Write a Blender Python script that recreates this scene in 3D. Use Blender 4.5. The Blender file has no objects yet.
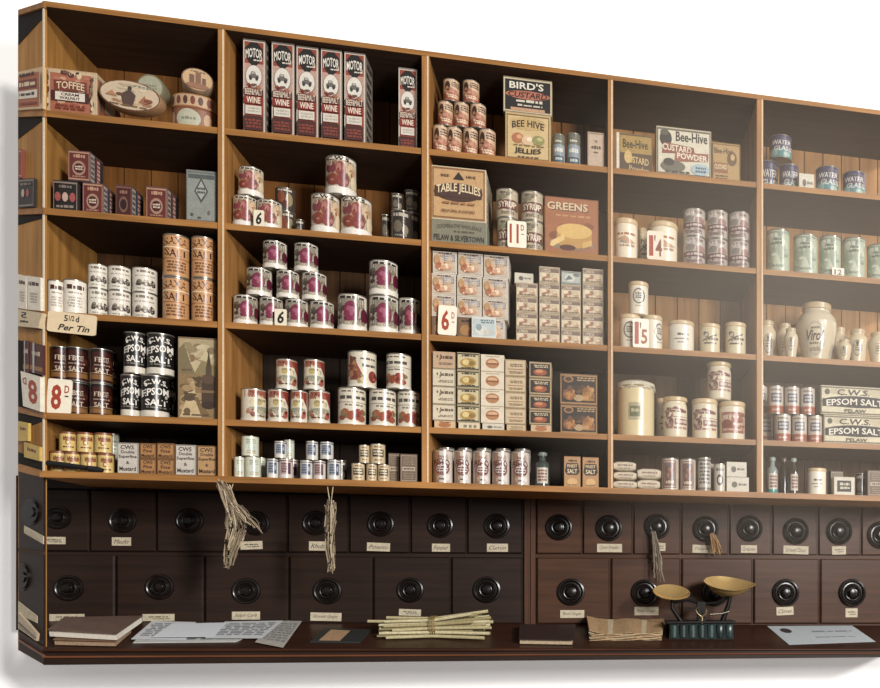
import bpy, bmesh, math, random
from mathutils import Vector, Matrix
random.seed(7)
col = bpy.context.scene.collection
PI = math.pi
# ------------------------------------------------------------------ camera model (880 x 688 frame)
PX, HY, F0, VZ = 800.0, 585.0, math.sqrt(3800*210.0), 590.0
TH = math.atan((PX-VZ)/F0)
CT, ST = math.cos(TH), math.sin(TH)
CAM = Vector((0.0, -4.17, 1.30))
def ray(px, py):
    a, b = (px-PX)/F0, -(py-HY)/F0
    return Vector((CT*a+ST, -ST*a+CT, b))
def P(px, py, Y=0.0):
    d = ray(px, py); t = (Y-CAM.y)/d.y
    return CAM + d*t
def XP(px, Y=0.0): return P(px, HY, Y).x
def hit(px, py, p0, n):
    d = ray(px, py); t = (p0-CAM).dot(n)/d.dot(n)
    return CAM + d*t
# ------------------------------------------------------------------ materials
def lin(h):
    h = h.lstrip('#'); o = []
    for i in (0, 2, 4):
        c = int(h[i:i+2], 16)/255
        o.append(c/12.92 if c <= .04045 else ((c+.055)/1.055)**2.4)
    return o
MC = {}
def mat(h, rough=.5, metal=0., var=.12, scale=40., spec=.5):
    key = (h, rough, metal, var, scale, spec)
    if key in MC: return MC[key]
    m = bpy.data.materials.new('paint_'+h.strip('#')); m.use_nodes = True
    nt = m.node_tree; b = nt.nodes['Principled BSDF']
    c = lin(h)
    if var > 0:
        tc = nt.nodes.new('ShaderNodeTexCoord'); nz = nt.nodes.new('ShaderNodeTexNoise')
        nz.inputs['Scale'].default_value = scale; nz.inputs['Detail'].default_value = 4
        mx = nt.nodes.new('ShaderNodeMix'); mx.data_type = 'RGBA'
        mx.inputs[6].default_value = (*[max(0, x*(1-var*1.6)) for x in c], 1)
        mx.inputs[7].default_value = (*[min(1, x*(1+var)) for x in c], 1)
        geo = nt.nodes.new('ShaderNodeNewGeometry')
        nt.links.new(geo.outputs['Position'], nz.inputs['Vector'])
        n2 = nt.nodes.new('ShaderNodeTexNoise'); n2.inputs['Scale'].default_value = 230; n2.inputs['Detail'].default_value = 3; n2.inputs['Roughness'].default_value = .7
        nt.links.new(geo.outputs['Position'], n2.inputs['Vector'])
        r2 = nt.nodes.new('ShaderNodeValToRGB'); q = 1-min(.4, var*1.8)
        r2.color_ramp.elements[0].position = .36; r2.color_ramp.elements[0].color = (q, q*.97, q*.92, 1)
        r2.color_ramp.elements[1].position = .6; r2.color_ramp.elements[1].color = (1, 1, 1, 1)
        m2 = nt.nodes.new('ShaderNodeMix'); m2.data_type = 'RGBA'; m2.blend_type = 'MULTIPLY'; m2.inputs[0].default_value = 1
        nt.links.new(n2.outputs['Fac'], r2.inputs['Fac']); nt.links.new(r2.outputs['Color'], m2.inputs[7])
        nt.links.new(nz.outputs['Fac'], mx.inputs[0]); nt.links.new(mx.outputs[2], m2.inputs[6]); nt.links.new(m2.outputs[2], b.inputs['Base Color'])
    else: b.inputs['Base Color'].default_value = (*c, 1)
    b.inputs['Roughness'].default_value = rough; b.inputs['Metallic'].default_value = metal
    b.inputs['Specular IOR Level'].default_value = spec
    MC[key] = m; return m
def wood(name, h1, h2, axis='X', rough=.5, spec=.4, fine=1.0):
    m = bpy.data.materials.new(name); m.use_nodes = True
    nt = m.node_tree; b = nt.nodes['Principled BSDF']
    geo = nt.nodes.new('ShaderNodeNewGeometry'); mp = nt.nodes.new('ShaderNodeMapping')
    s = {'X': (1.2, 22, 22), 'Z': (22, 22, 1.2), 'Y': (22, 1.2, 22)}[axis]
    mp.inputs['Scale'].default_value = [x*fine for x in s]
    n1 = nt.nodes.new('ShaderNodeTexNoise'); n1.inputs['Scale'].default_value = 1.6; n1.inputs['Detail'].default_value = 7; n1.inputs['Roughness'].default_value = .62
    n2 = nt.nodes.new('ShaderNodeTexNoise'); n2.inputs['Scale'].default_value = 2.2; n2.inputs['Detail'].default_value = 3
    r = nt.nodes.new('ShaderNodeValToRGB')
    r.color_ramp.elements[0].position = .3; r.color_ramp.elements[0].color = (*lin(h1), 1)
    r.color_ramp.elements[1].position = .7; r.color_ramp.elements[1].color = (*lin(h2), 1)
    mx = nt.nodes.new('ShaderNodeMix'); mx.data_type = 'RGBA'; mx.blend_type = 'MULTIPLY'; mx.inputs[0].default_value = .45
    r2 = nt.nodes.new('ShaderNodeValToRGB')
    r2.color_ramp.elements[0].position = .3; r2.color_ramp.elements[0].color = (.45, .42, .4, 1)
    r2.color_ramp.elements[1].position = .65; r2.color_ramp.elements[1].color = (1, 1, 1, 1)
    L = nt.links.new
    L(geo.outputs['Position'], mp.inputs['Vector']); L(mp.outputs['Vector'], n1.inputs['Vector']); L(geo.outputs['Position'], n2.inputs['Vector'])
    L(n1.outputs['Fac'], r.inputs['Fac']); L(n2.outputs['Fac'], r2.inputs['Fac'])
    L(r.outputs['Color'], mx.inputs[6]); L(r2.outputs['Color'], mx.inputs[7]); L(mx.outputs[2], b.inputs['Base Color'])
    bp = nt.nodes.new('ShaderNodeBump'); bp.inputs['Strength'].default_value = .12; bp.inputs['Distance'].default_value = .004
    L(n1.outputs['Fac'], bp.inputs['Height']); L(bp.outputs['Normal'], b.inputs['Normal'])
    b.inputs['Roughness'].default_value = rough; b.inputs['Specular IOR Level'].default_value = spec
    return m
OAK_X = wood('oak_board', '#7C5124', '#AC7A42', 'X')
OAK_Z = wood('oak_upright', '#875A2A', '#B5844E', 'Z')
OAK_END = wood('oak_end_panel', '#8A5E2C', '#B58546', 'Z', .6)
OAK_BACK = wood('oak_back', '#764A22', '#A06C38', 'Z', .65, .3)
OAK_LIT = wood('oak_back_lit', '#94683C', '#BE8E5A', 'Z', .65, .3)  # lighter copy of the back oak, strong light put into its colour
OAK_HALF_SHADE = wood('oak_back_half_shade', '#3E2A19', '#5C3E22', 'Z', .65, .3)  # back oak darkened, part of the shelf shade put into its colour
OAK_SHADE = wood('oak_back_shade', '#221A14', '#33261B', 'Z', .65, .3)  # near-black copy of the back oak, shelf shade put into its colour
UNDER = wood('shaded_underside', '#3A2C23', '#4C3A2E', 'X', .7, .2)  # shade beneath the oak boards put into this colour
MAHOG = wood('mahogany', '#1F1612', '#2F2019', 'X', .42, .2)
MAHOG_Z = wood('mahogany_stile', '#3A251B', '#563726', 'Z', .4, .25)
MAHOG2 = wood('mahogany_right', '#36241A', '#503424', 'X', .42, .16)
CNT = wood('counter_wood', '#2A1912', '#40261A', 'X', .4, .2)
CNT_L = wood('counter_bead', '#5E3826', '#7C4E34', 'X', .3, .5)
KNOB = mat('#120D0B', .24, 0, 0, spec=.38)
TIN = mat('#A9A49A', .3, .8, .1)
DTIN = mat('#4A4038', .35, .7, .1)
GOLD = mat('#A98A58', .32, .7, .1)
# ------------------------------------------------------------------ mesh builder
class MB:
    def __init__(s): s.v, s.f, s.mi, s.mats = [], [], [], []
    def m(s, material):
        if material not in s.mats: s.mats.append(material)
        return s.mats.index(material)
    def add(s, vs, fs, material):
        o = len(s.v); k = s.m(material)
        s.v += [tuple(p) for p in vs]
        for f in fs: s.f.append([i+o for i in f]); s.mi.append(k)
    def hexa(s, p, material):    # p: 8 points, bottom 4 (ccw) then top 4
        s.add(p, [(3,2,1,0),(4,5,6,7),(0,1,5,4),(1,2,6,5),(2,3,7,6),(3,0,4,7)], material)
    def box(s, x0, x1, y0, y1, z0, z1, material):
        s.hexa([(x0,y0,z0),(x1,y0,z0),(x1,y1,z0),(x0,y1,z0),(x0,y0,z1),(x1,y0,z1),(x1,y1,z1),(x0,y1,z1)], material)
    def lathe(s, prof, material, n=28, c=(0,0,0), axis='Z', cap=True, sx=1, sy=1):
        vs, fs = [], []
        for r, z in prof:
            for k in range(n):
                a = 2*PI*k/n; q = (r*math.sin(a)*sx, -r*math.cos(a)*sy, z)
                if axis == 'Y': q = (q[0], -z, -q[1])
                vs.append((q[0]+c[0], q[1]+c[1], q[2]+c[2]))
        for i in range(len(prof)-1):
            for k in range(n): fs.append((i*n+k, i*n+(k+1)%n, (i+1)*n+(k+1)%n, (i+1)*n+k))
        if cap:
            fs.append(tuple(reversed(range(n)))); fs.append(tuple((len(prof)-1)*n+k for k in range(n)))
        s.add(vs, fs, material)
    def tube(s, pts, r, material, n=6, r2=None):
        pts = [Vector(p) for p in pts]; vs, fs = [], []
        N = len(pts)
        for i, p in enumerate(pts):
            t = (pts[min(i+1, N-1)]-pts[max(i-1, 0)]).normalized()
            u = t.cross(Vector((0, 0, 1)));
            if u.length < 1e-3: u = t.cross(Vector((1, 0, 0)))
            u.normalize(); w = t.cross(u)
            rr = r if r2 is None else r+(r2-r)*i/(N-1)
            for k in range(n):
                a = 2*PI*k/n; vs.append(p+u*math.cos(a)*rr+w*math.sin(a)*rr)
        for i in range(N-1):
            for k in range(n): fs.append((i*n+k, i*n+(k+1)%n, (i+1)*n+(k+1)%n, (i+1)*n+k))
        fs.append(tuple(reversed(range(n)))); fs.append(tuple((N-1)*n+k for k in range(n)))
        s.add(vs, fs, material)
    def mesh(s, name, smooth=False):
        me = bpy.data.meshes.new(name); me.from_pydata(s.v, [], s.f)
        for m_ in s.mats: me.materials.append(m_)
        me.polygons.foreach_set('material_index', s.mi)
        if smooth:
            me.polygons.foreach_set('use_smooth', [True]*len(s.f))
        me.update()
        if smooth:
            try: me.set_sharp_from_angle(angle=math.radians(40))
            except Exception: pass
        return me
    def obj(s, name, parent=None, smooth=False, fix=False):
        me = s.mesh(name, smooth)
        if fix:
            bm = bmesh.new(); bm.from_mesh(me); bmesh.ops.recalc_face_normals(bm, faces=bm.faces); bm.to_mesh(me); bm.free()
        o = bpy.data.objects.new(name, me); col.objects.link(o)
        if parent: o.parent = parent
        return o
def tag(o, label=None, cat=None, group=None, kind=None):
    for k, v in (('label', label), ('category', cat), ('group', group), ('kind', kind)):
        if v: o[k] = v
    return o
def empty(name, loc=(0,0,0)):
    o = bpy.data.objects.new(name, None); o.location = loc; o.empty_display_size = .05; col.objects.link(o); return o
# ------------------------------------------------------------------ text as outline meshes
TC = {}
def text_mesh(s, shear=0., bold=.012):
    key = (s, shear, bold)
    if key in TC: return TC[key]
    cu = bpy.data.curves.new('lettering', 'FONT'); cu.body = s; cu.resolution_u = 2; cu.shear = shear; cu.offset = bold
    o = bpy.data.objects.new('lettering', cu); col.objects.link(o)
    dg = bpy.context.evaluated_depsgraph_get(); e = o.evaluated_get(dg); me = e.to_mesh()
    vs = [(v.co.x, v.co.y) for v in me.vertices]; fs = [tuple(p.vertices) for p in me.polygons]
    e.to_mesh_clear(); bpy.data.objects.remove(o); bpy.data.curves.remove(cu)
    x0, x1 = min(v[0] for v in vs), max(v[0] for v in vs); y0, y1 = min(v[1] for v in vs), max(v[1] for v in vs)
    vs = [((x-x0)/max(x1-x0, 1e-6), (y-y0)/max(y1-y0, 1e-6)) for x, y in vs]
    TC[key] = (vs, fs); return TC[key]
# ------------------------------------------------------------------ flat artwork -> surface
# ops use x in [-1,1] (left..right as seen from the front) and y in [0,1] (bottom..top)
def strips(mb, mapf, lay, xs, bot, top, material):
    vs = []
    for x in xs: vs.append(mapf(x, bot(x), lay)); vs.append(mapf(x, top(x), lay))
    mb.add(vs, [(2*i, 2*i+2, 2*i+3, 2*i+1) for i in range(len(xs)-1)], material)
def lin_xs(x0, x1, step): 
    n = max(1, int(math.ceil((x1-x0)/step))); return [x0+(x1-x0)*i/n for i in range(n+1)]
def mute(h):
    h = h.lstrip('#'); r, g, b = [int(h[i:i+2], 16) for i in (0, 2, 4)]; l = .3*r+.55*g+.15*b
    return '#%02X%02X%02X' % tuple(int(max(0, min(255, (l+(c-l)*.84)*.97))) for c in (r, g, b))
def draw(mb, ops, mapf, ring=None, rough=.5, step=.16, lay0=1):
    rnd = random.Random(len(ops)*7+3)
    for k, op in enumerate(ops):
        t, lay = op[0], lay0+k
        if t == 'band':
            _, y0, y1, c = op[:4]; m_ = mat(mute(c), rough)
            if ring: ring(mb, y0, y1, lay, m_)
            else: strips(mb, mapf, lay, [-1, 1], lambda x: y0, lambda x: y1, m_)
        elif t == 'rect':
            _, x0, x1, y0, y1, c = op; strips(mb, mapf, lay, lin_xs(x0, x1, step), lambda x: y0, lambda x: y1, mat(mute(c), rough))
        elif t == 'ell':
            _, cx, cy, rx, ry, c = op; n = 12
            xs = [cx-rx*math.cos(PI*i/n) for i in range(n+1)]
            h = lambda x: ry*math.sqrt(max(0, 1-((x-cx)/rx)**2))
            strips(mb, mapf, lay, xs, lambda x: cy-h(x), lambda x: cy+h(x), mat(mute(c), rough))
        elif t == 'poly':
            pts, c = op[1], op[2]
            xs = sorted(set([p[0] for p in pts]+lin_xs(min(p[0] for p in pts), max(p[0] for p in pts), step)))
            def yy(x, fn):
                r = []
                for (ax, ay), (bx, by) in zip(pts, pts[1:]+pts[:1]):
                    if min(ax, bx)-1e-9 <= x <= max(ax, bx)+1e-9:
                        r += [ay, by] if abs(ax-bx) < 1e-9 else [ay+(by-ay)*(x-ax)/(bx-ax)]
                return fn(r)
            strips(mb, mapf, lay, xs, lambda x: yy(x, min), lambda x: yy(x, max), mat(mute(c), rough))
        elif t == 'txt':
            _, s, cx, cy, w, h, c = op[:7]; o = op[7] if len(op) > 7 else {}
            vs, fs = text_mesh(s, o.get('sh', 0), o.get('b', .02)); ar, sl = o.get('ar', 0), o.get('sl', 0)
            q = []
            for x, y in vs:
                u = 2*x-1; q.append(mapf(cx+u*w/2, cy+(y-.5)*h+ar*(1-u*u)-ar*.5+sl*u, lay))
            mb.add(q, fs, mat(mute(c), rough))
        elif t == 'scrib':
            _, x0, x1, y0, y1, c, n = op; m_ = mat(mute(c), rough); rh = (y1-y0)/n
            for i in range(n):
                x = x0+rnd.random()*.1*(x1-x0); yb = y1-(i+1)*rh
                while x < x1-.02:
                    w = min(x1-x, (.08+.2*rnd.random())*(x1-x0)*1.2); a, b_ = yb+rh*(.2+.1*rnd.random()), yb+rh*(.75+.2*rnd.random())
                    strips(mb, mapf, lay, lin_xs(x, x+w, step), lambda q: a, lambda q: b_, m_); x += w+.05*(x1-x0)
        elif t == 'mot':
            _, x0, x1, y0, y1, cs, n, rx, ry = op; r2 = random.Random(n*31+int((x0+y1*7)*100))
            for i in range(n):
                ax, ay = rx*r2.uniform(.5, 1.2), ry*r2.uniform(.5, 1.2); cx, cy = r2.uniform(x0+ax, max(x0+ax+.001, x1-ax)), r2.uniform(y0+ay, max(y0+ay+.001, y1-ay)); N = 6
                xs = [cx-ax*math.cos(PI*j/N) for j in range(N+1)]
                h = lambda x: ay*math.sqrt(max(0, 1-((x-cx)/ax)**2))
                strips(mb, mapf, lay+.06*i, xs, lambda x: cy-h(x), lambda x: cy+h(x), mat(mute(cs[i % len(cs)]), rough))
        elif t == 'frame':
            _, x0, x1, y0, y1, tx, ty, c = op; m_ = mat(mute(c), rough)
            for a in ((x0, x1, y0, y0+ty), (x0, x1, y1-ty, y1), (x0, x0+tx, y0+ty, y1-ty), (x1-tx, x1, y0+ty, y1-ty)):
                strips(mb, mapf, lay, lin_xs(a[0], a[1], step), lambda x: a[2], lambda x: a[3], m_)
def fruit(cx, cy, rx, ry, c, hi):
    return [('ell', cx, cy, rx, ry, c), ('ell', cx+rx*.25, cy+ry*.25, rx*.45, ry*.4, hi)]
WALL_GLOW, SUN_E, WIN_E, AMB, HAZE = .25, 2.1, 300, .32, .42
# ------------------------------------------------------------------ artwork of every kind of label
K = '#1C1816'; CR = '#E8DCC4'; WH = '#ECE6DC'
D = {}      # name -> (shape, base colour, ops, rough, metal)
def cyl(n, base, ops, shape='tin', metal=None, rough=.38): D[n] = (shape, base, ops, rough, metal or TIN)
def bx(n, base, ops, side=None, rough=.62): D[n] = ('box', base, ops, rough, side)
cyl('picture_white', '#DED7C8', [('scrib', -.8, .8, .76, .9, '#7E7366', 1), ('scrib', -.8, .8, .62, .7, '#A89E8C', 1), ('ell', -.45, .38, .22, .13, '#4A4038'), ('ell', .1, .36, .24, .12, '#57493E'), ('ell', .65, .36, .17, .13, '#4A4038'), ('mot', -.75, .85, .24, .52, ['#3A322C', '#8E8272', '#6E6254', '#B4A890'], 22, .1, .05), ('scrib', -.7, .7, .1, .18, '#A59A8A', 1)])
cyl('printed_white', '#E9E1D2', [('scrib', -.75, .75, .68, .86, '#4C2420', 1), ('scrib', -.6, .6, .58, .66, '#9A8F80', 1), ('scrib', -.6, .6, .2, .52, '#B5AA9A', 4)])
SX = '#C9905A'
cyl('saxa', SX, [('txt', 'SAXA', 0, .82, 1.75, .17, '#3E1716', {'ar': .05}), ('txt', 'SALT', 0, .57, 1.65, .18, '#3E1716', {'ar': -.05}), ('band', .68, .70, '#EAD9B8'), ('scrib', -.7, .7, .1, .38, '#7A4A2A', 4), ('band', .42, .435, '#8A4A28'), ('band', 0, .03, '#5A3420')])
cyl('red_salt', '#38130F', [('band', .1, .24, '#8A5C30'), ('band', .82, .98, '#1E1210'), ('ell', 0, .84, .8, .07, '#46190F'), ('mot', -.95, .95, .26, .8, ['#46190F', '#2A100D', '#57241A'], 16, .2, .06), ('txt', 'EBSE', 0, .67, 1.2, .15, '#C9B6A0'), ('scrib', -.7, .7, .48, .54, '#A88E78', 1), ('txt', 'SALT', 0, .35, 1.2, .15, '#C9B6A0'), ('band', .27, .285, '#C9A070')], metal=TIN, rough=.28)
cyl('epsom', '#1E1A18', [('band', .02, .17, '#D8D0C0'), ('txt', 'C.W.S.', 0, .82, 1.6, .12, WH, {'ar': .05}), ('txt', 'EPSOM', 0, .6, 1.8, .17, WH, {'ar': .04, 'sl': .03}), ('txt', 'SALT', .05, .36, 1.5, .15, WH), ('scrib', -.8, .8, .22, .26, '#8A8378', 1), ('ell', -.65, .76, .09, .04, WH), ('ell', .7, .5, .1, .04, '#BDB5A8')], rough=.3)
cyl('mustard', '#D9B868', [('rect', -.55, .75, .55, .72, '#9A5A30'), ('txt', 'JACKS', .05, .7, 1.35, .17, '#6A1F14'), ('ell', -.05, .45, .3, .13, '#9A4A24'), ('ell', -.05, .45, .17, .075, '#E3C880'), ('scrib', -.6, .6, .15, .27, '#6A1F14', 1), ('band', .9, .99, '#8A4A30')], shape='lidtin', metal=mat('#7A4028', .4, .3))
def plum(c='#842A46', h='#A4546E', d='#5E1A30'): return [('band', .02, .98, '#DAD2C4'), ('rect', -.98, .98, .2, .88, '#8E8474'), ('mot', -.97, .97, .22, .86, ['#5E5A48', '#A39882', '#6E6450', '#B4AA94', '#4E3A38'], 30, .22, .09), ('ell', -.05, .5, .54, .31, d), ('ell', -.04, .52, .48, .28, c), ('mot', -.4, .35, .3, .72, [c, d, '#9A3A56', h], 12, .15, .07), ('ell', .02, .58, .2, .09, h), ('ell', .8, .45, .2, .2, d), ('mot', -.9, .9, .17, .3, ['#C9BEA8', '#8A7A6A', '#B4A48E'], 14, .14, .05), ('rect', -.98, .98, .03, .17, '#E6DFD2'), ('scrib', -.8, .8, .85, .95, '#2E2622', 1)]
cyl('plum', '#DAD2C4', plum(), rough=.25)
cyl('plum_dark', '#C8BEB0', plum('#74283A', '#9A4A5A', '#4A1828'), rough=.25)  # same plum print in darker colours, shade painted in
def mixf(a, b, c): return [('band', .02, .98, '#DDD3C2'), ('rect', -.98, .98, .22, .9, '#B7A48C'), ('mot', -.97, .97, .24, .88, ['#8E7A62', '#C9B596', '#6E5444', '#A88A6A'], 24, .22, .1), ('ell', -.6, .68, .3, .16, a), ('ell', 0, .66, .34, .2, b), ('mot', -.3, .3, .5, .84, [a, b, c, '#7E3028'], 9, .14, .07), ('ell', .68, .66, .26, .19, '#CDB08C'), ('mot', .4, .95, .5, .8, ['#B4906A', '#D8C09C', '#A05A44'], 7, .1, .06), ('ell', -.5, .38, .36, .15, '#8C3E2C'), ('ell', .15, .36, .38, .17, a), ('mot', -.8, .5, .24, .5, [a, '#7A3430', c, b], 12, .15, .06), ('ell', .8, .36, .18, .18, '#D9C6A2'), ('rect', -.98, .98, .03, .2, '#E6DFD4')]
cyl('fruit_white', '#DDD3C2', mixf('#8E4248', '#9A4A3A', '#BC7A76')+[('scrib', -.8, .8, .88, .95, '#3A2E28', 1)], rough=.25)
cyl('peach', '#DDD3C2', mixf('#823A40', '#934436', '#AE7268')+[('txt', 'C.W.S.', -.1, .91, 1.5, .09, '#241C18', {'ar': .02})], rough=.25)
cyl('fruit_dark', '#4A4038', [('ell', -.4, .6, .35, .25, '#8E4A34'), ('ell', .35, .5, .35, .28, '#9A8460'), ('ell', 0, .3, .3, .15, '#5E2A24'), ('scrib', -.7, .7, .82, .94, '#C8BCAA', 1)], rough=.22)
cyl('dark_can', '#3A332D', [('scrib', -.75, .75, .75, .92, '#B8AE9C', 1), ('ell', -.3, .45, .4, .2, '#6E6252'), ('ell', .4, .35, .3, .16, '#8A7C68'), ('scrib', -.6, .6, .1, .2, '#8E8474', 1)], rough=.2)
cyl('tomato', '#D8CDB6', [('mot', -.97, .97, .1, .96, ['#C9B892', '#B9A27C', '#A8A088', '#C2A890'], 26, .25, .08), ('rect', -.98, .98, .74, .95, '#9A5440'), ('poly', [(.4, .95), (.97, .95), (.97, .5)], '#8E342A'), ('mot', -.95, .4, .72, .95, ['#8A4030', '#B4765A', '#6E3226'], 14, .16, .06), ('ell', -.1, .55, .66, .24, '#D3C4A4'), ('ell', -.2, .6, .3, .1, '#B49E62'), ('scrib', -.5, .4, .6, .7, '#8A7A52', 1), ('ell', .1, .42, .78, .05, '#8E8E78'), ('scrib', -.6, .5, .3, .38, '#8A8A74', 1), ('mot', -.95, -.4, .15, .4, ['#B4765A', '#8E4A3A', '#C29A70'], 8, .13, .06), ('mot', .45, .97, .13, .4, ['#8E342E', '#B05A4A', '#6A2A26'], 9, .13, .07), ('scrib', -.7, .7, .16, .21, '#5A2A22', 1), ('band', .03, .12, '#D9D2C2')], rough=.25)
cyl('veg', '#D6CDB8', [('scrib', -.8, .8, .86, .93, '#6E6656', 1), ('scrib', -.88, .88, .66, .8, '#4E4A42', 1), ('band', .6, .615, '#6A6252'), ('scrib', -.7, .7, .5, .57, '#7A7262', 1), ('mot', -.97, .97, .1, .46, ['#7E8058', '#94462E', '#5E5E3E', '#B0804E', '#A2583A'], 26, .2, .08), ('ell', .35, .3, .34, .15, '#8E342A'), ('mot', .05, .65, .2, .42, ['#8E342A', '#B05C4A', '#742820'], 7, .14, .06), ('ell', -.15, .26, .26, .12, '#9A4A30'), ('band', .03, .09, '#E2DACA')], rough=.25)
cyl('veg_side', '#D6CDB8', [('scrib', -.2, .85, .74, .83, '#5E584E', 1), ('poly', [(-.97, .2), (-.97, .92), (-.6, .8), (.2, .2)], '#96503A'), ('mot', -.95, -.3, .2, .85, ['#A4603E', '#7E3E30', '#B87A50', '#6E4A34'], 20, .18, .08), ('mot', -.4, .35, .1, .4, ['#C9BB90', '#8A8458', '#A88A5A'], 10, .16, .07), ('ell', .68, .32, .28, .16, '#8A3028'), ('mot', .4, .95, .18, .46, ['#8A3028', '#AE5A4A', '#6E2620'], 8, .13, .06), ('scrib', -.1, .85, .54, .66, '#57524A', 1), ('band', .03, .09, '#E2DACA')], rough=.25)
cyl('pale_green', '#CFD2BE', [('scrib', -.6, .6, .6, .85, '#8E9A88', 3), ('rect', -.3, .5, .3, .6, '#B9C6BC'), ('scrib', -.5, .6, .12, .3, '#A89A7E', 2)], rough=.3)
cyl('blue_label', '#D3CFC6', [('rect', -.75, .7, .25, .82, '#8F9AA8'), ('rect', .25, .6, .25, .8, '#3A4058'), ('scrib', -.7, .2, .3, .8, '#4A4E62', 4), ('band', .86, .92, '#55566A'), ('ell', .42, .55, .12, .14, '#9FA8B4')], rough=.3)
cyl('rose_label', '#D3C6BC', [('rect', -.75, .7, .25, .82, '#A88A88'), ('rect', .25, .6, .25, .8, '#4A3444'), ('scrib', -.7, .2, .3, .8, '#6A4448', 4), ('band', .86, .92, '#6A4A4A')], rough=.3)
cyl('cream_small', '#CDB68E', [('rect', -.7, .8, .35, .72, '#3A2E22'), ('scrib', -.6, .7, .4, .68, '#D8C8A4', 2), ('scrib', -.5, .5, .78, .9, '#6A4A2A', 1), ('scrib', -.5, .5, .12, .25, '#8A6A42', 1)], rough=.4)
cyl('custard_tin', '#CFAC88', [('band', .03, .36, '#A65E44'), ('poly', [(-.95, .36), (-.95, .7), (.95, .46), (.95, .28)], '#B07254'), ('mot', -.95, .95, .06, .5, ['#8E4A36', '#C48A68', '#A4583E', '#D0A484'], 20, .2, .06), ('scrib', -.1, .92, .62, .88, '#4A2A20', 3), ('ell', -.52, .66, .28, .22, '#4A3026'), ('mot', -.78, -.26, .46, .86, ['#3A241E', '#B4865E', '#7A4A34'], 10, .1, .06), ('scrib', -.6, .8, .12, .3, '#E2C8A6', 2)], rough=.42)
cyl('bisto', '#CDC0B4', [('mot', -.9, .9, .1, .9, ['#C4B8AE', '#B49A8C', '#DCD4CC'], 20, .2, .07), ('rect', -.97, -.3, .04, .95, '#A07A5E'), ('ell', 0, .45, .75, .2, '#8A5A50'), ('ell', 0, .45, .6, .14, '#C8BAB2'), ('txt', 'BISTO', -.05, .62, 1.6, .2, '#5E2622', {'ar': .06}), ('scrib', -.6, .6, .3, .52, '#6A3A36', 3), ('txt', 'Bisto', 0, .8, .8, .07, '#8A5048'), ('scrib', -.3, .3, .1, .17, '#4A3A36', 1)], rough=.22)
cyl('syrup', '#B9A78C', [('mot', -.96, .96, .05, .95, ['#8A7A62', '#CDBDA0', '#6E6250', '#A8967A'], 26, .2, .07), ('scrib', -.7, .7, .8, .92, '#4A5248', 1), ('rect', -.95, .95, .28, .62, '#6E3A30'), ('txt', 'SYRUP', 0, .45, 1.6, .22, '#E2D2B6'), ('ell', -.4, .72, .4, .08, '#8A8466'), ('scrib', -.6, .6, .1, .22, '#6A5A48', 2)], rough=.3)
ST_ = '#D3C3A4'
cyl('cream_jar', '#DDD0B8', [('scrib', -.8, .8, .58, .66, '#B06A44', 1), ('ell', 0, .44, .6, .05, '#8E9088'), ('poly', [(-.8, .5), (-.2, .58), (.8, .42), (.2, .38)], '#C79A76'), ('scrib', -.6, .7, .3, .38, '#B4866A', 1)], 'jar', rough=.3)
cyl('stamp_jar', '#DDD2BC', [('ell', .1, .55, .6, .24, '#5A564E'), ('ell', .1, .55, .5, .2, '#DAD0BA'), ('scrib', -.25, .45, .46, .66, '#4E4A44', 3), ('scrib', -.3, .5, .22, .28, '#A8988A', 1)], 'jar', rough=.28)
cyl('cream_pot', '#DCD3C0', [('scrib', -.3, .6, .5, .6, '#5E5A54', 1), ('rect', -.5, .6, .4, .43, '#77726A'), ('scrib', -.3, .4, .26, .34, '#B09E92', 1)], 'jar', rough=.25)
cyl('script_jar', '#CDBD9D', [('mot', -.6, .1, .5, .74, ['#4A443C', '#8A7E6A', '#57503F'], 12, .12, .05), ('ell', -.25, .62, .16, .05, '#CDBFA2'), ('poly', [(-.7, .4), (-.6, .46), (.8, .66), (.7, .6)], '#4A443C'), ('scrib', -.1, .85, .42, .54, '#4A443C', 1), ('scrib', -.6, .7, .3, .38, '#57503F', 1), ('mot', -.6, .7, .3, .5, ['#57503F', '#8A7E6A'], 8, .08, .03)], 'jar', rough=.28)
HAM = [('scrib', -.9, .9, .6, .68, '#7A4A44', 1), ('poly', [(-.3, .7), (.0, .76), (.9, .68), (.9, .65)], '#8A5650'), ('mot', -.9, -.1, .5, .74, ['#8A5A52', '#B48A7C', '#7A443E'], 14, .12, .05), ('band', .5, .515, '#8E6258'), ('ell', -.45, .38, .36, .13, '#7E4A44'), ('ell', -.45, .38, .2, .07, '#C9B6A0'), ('mot', -.85, .0, .26, .5, ['#7E4A44', '#A8786C', '#C9B6A0', '#6E3E3A'], 14, .1, .04), ('rect', 0, .95, .32, .46, '#8C5A54'), ('scrib', .05, .92, .33, .45, '#CDB8A4', 1), ('scrib', -.85, .9, .2, .28, '#A86E62', 1)]
cyl('ham_jar', '#D2C4AA', HAM, 'neckjar', rough=.28)
cyl('ham_jar_straight', '#D2C4AA', HAM, 'jar', rough=.28)
cyl('ham_jar_red', '#D2C4AA', [('rect', -.97, .97, .18, .72, '#A06050'), ('mot', -.95, .95, .2, .7, ['#8E4638', '#BE8A74', '#A4604C', '#D0AE94'], 26, .16, .04), ('scrib', -.8, .9, .54, .66, '#D9BFA6', 1), ('ell', -.45, .42, .35, .11, '#8A3E30'), ('scrib', -.1, .9, .36, .46, '#D2B59C', 1), ('scrib', -.8, .9, .22, .3, '#CFA890', 1)], 'jar', rough=.28)
cyl('cloth_jar', '#CDBB92', [('rect', -.35, .35, .28, .58, '#B3A27C'), ('rect', -.28, .28, .34, .52, '#6E7048'), ('scrib', -.22, .22, .4, .48, '#C2B68A', 1)], 'clothjar', rough=.3)
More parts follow.
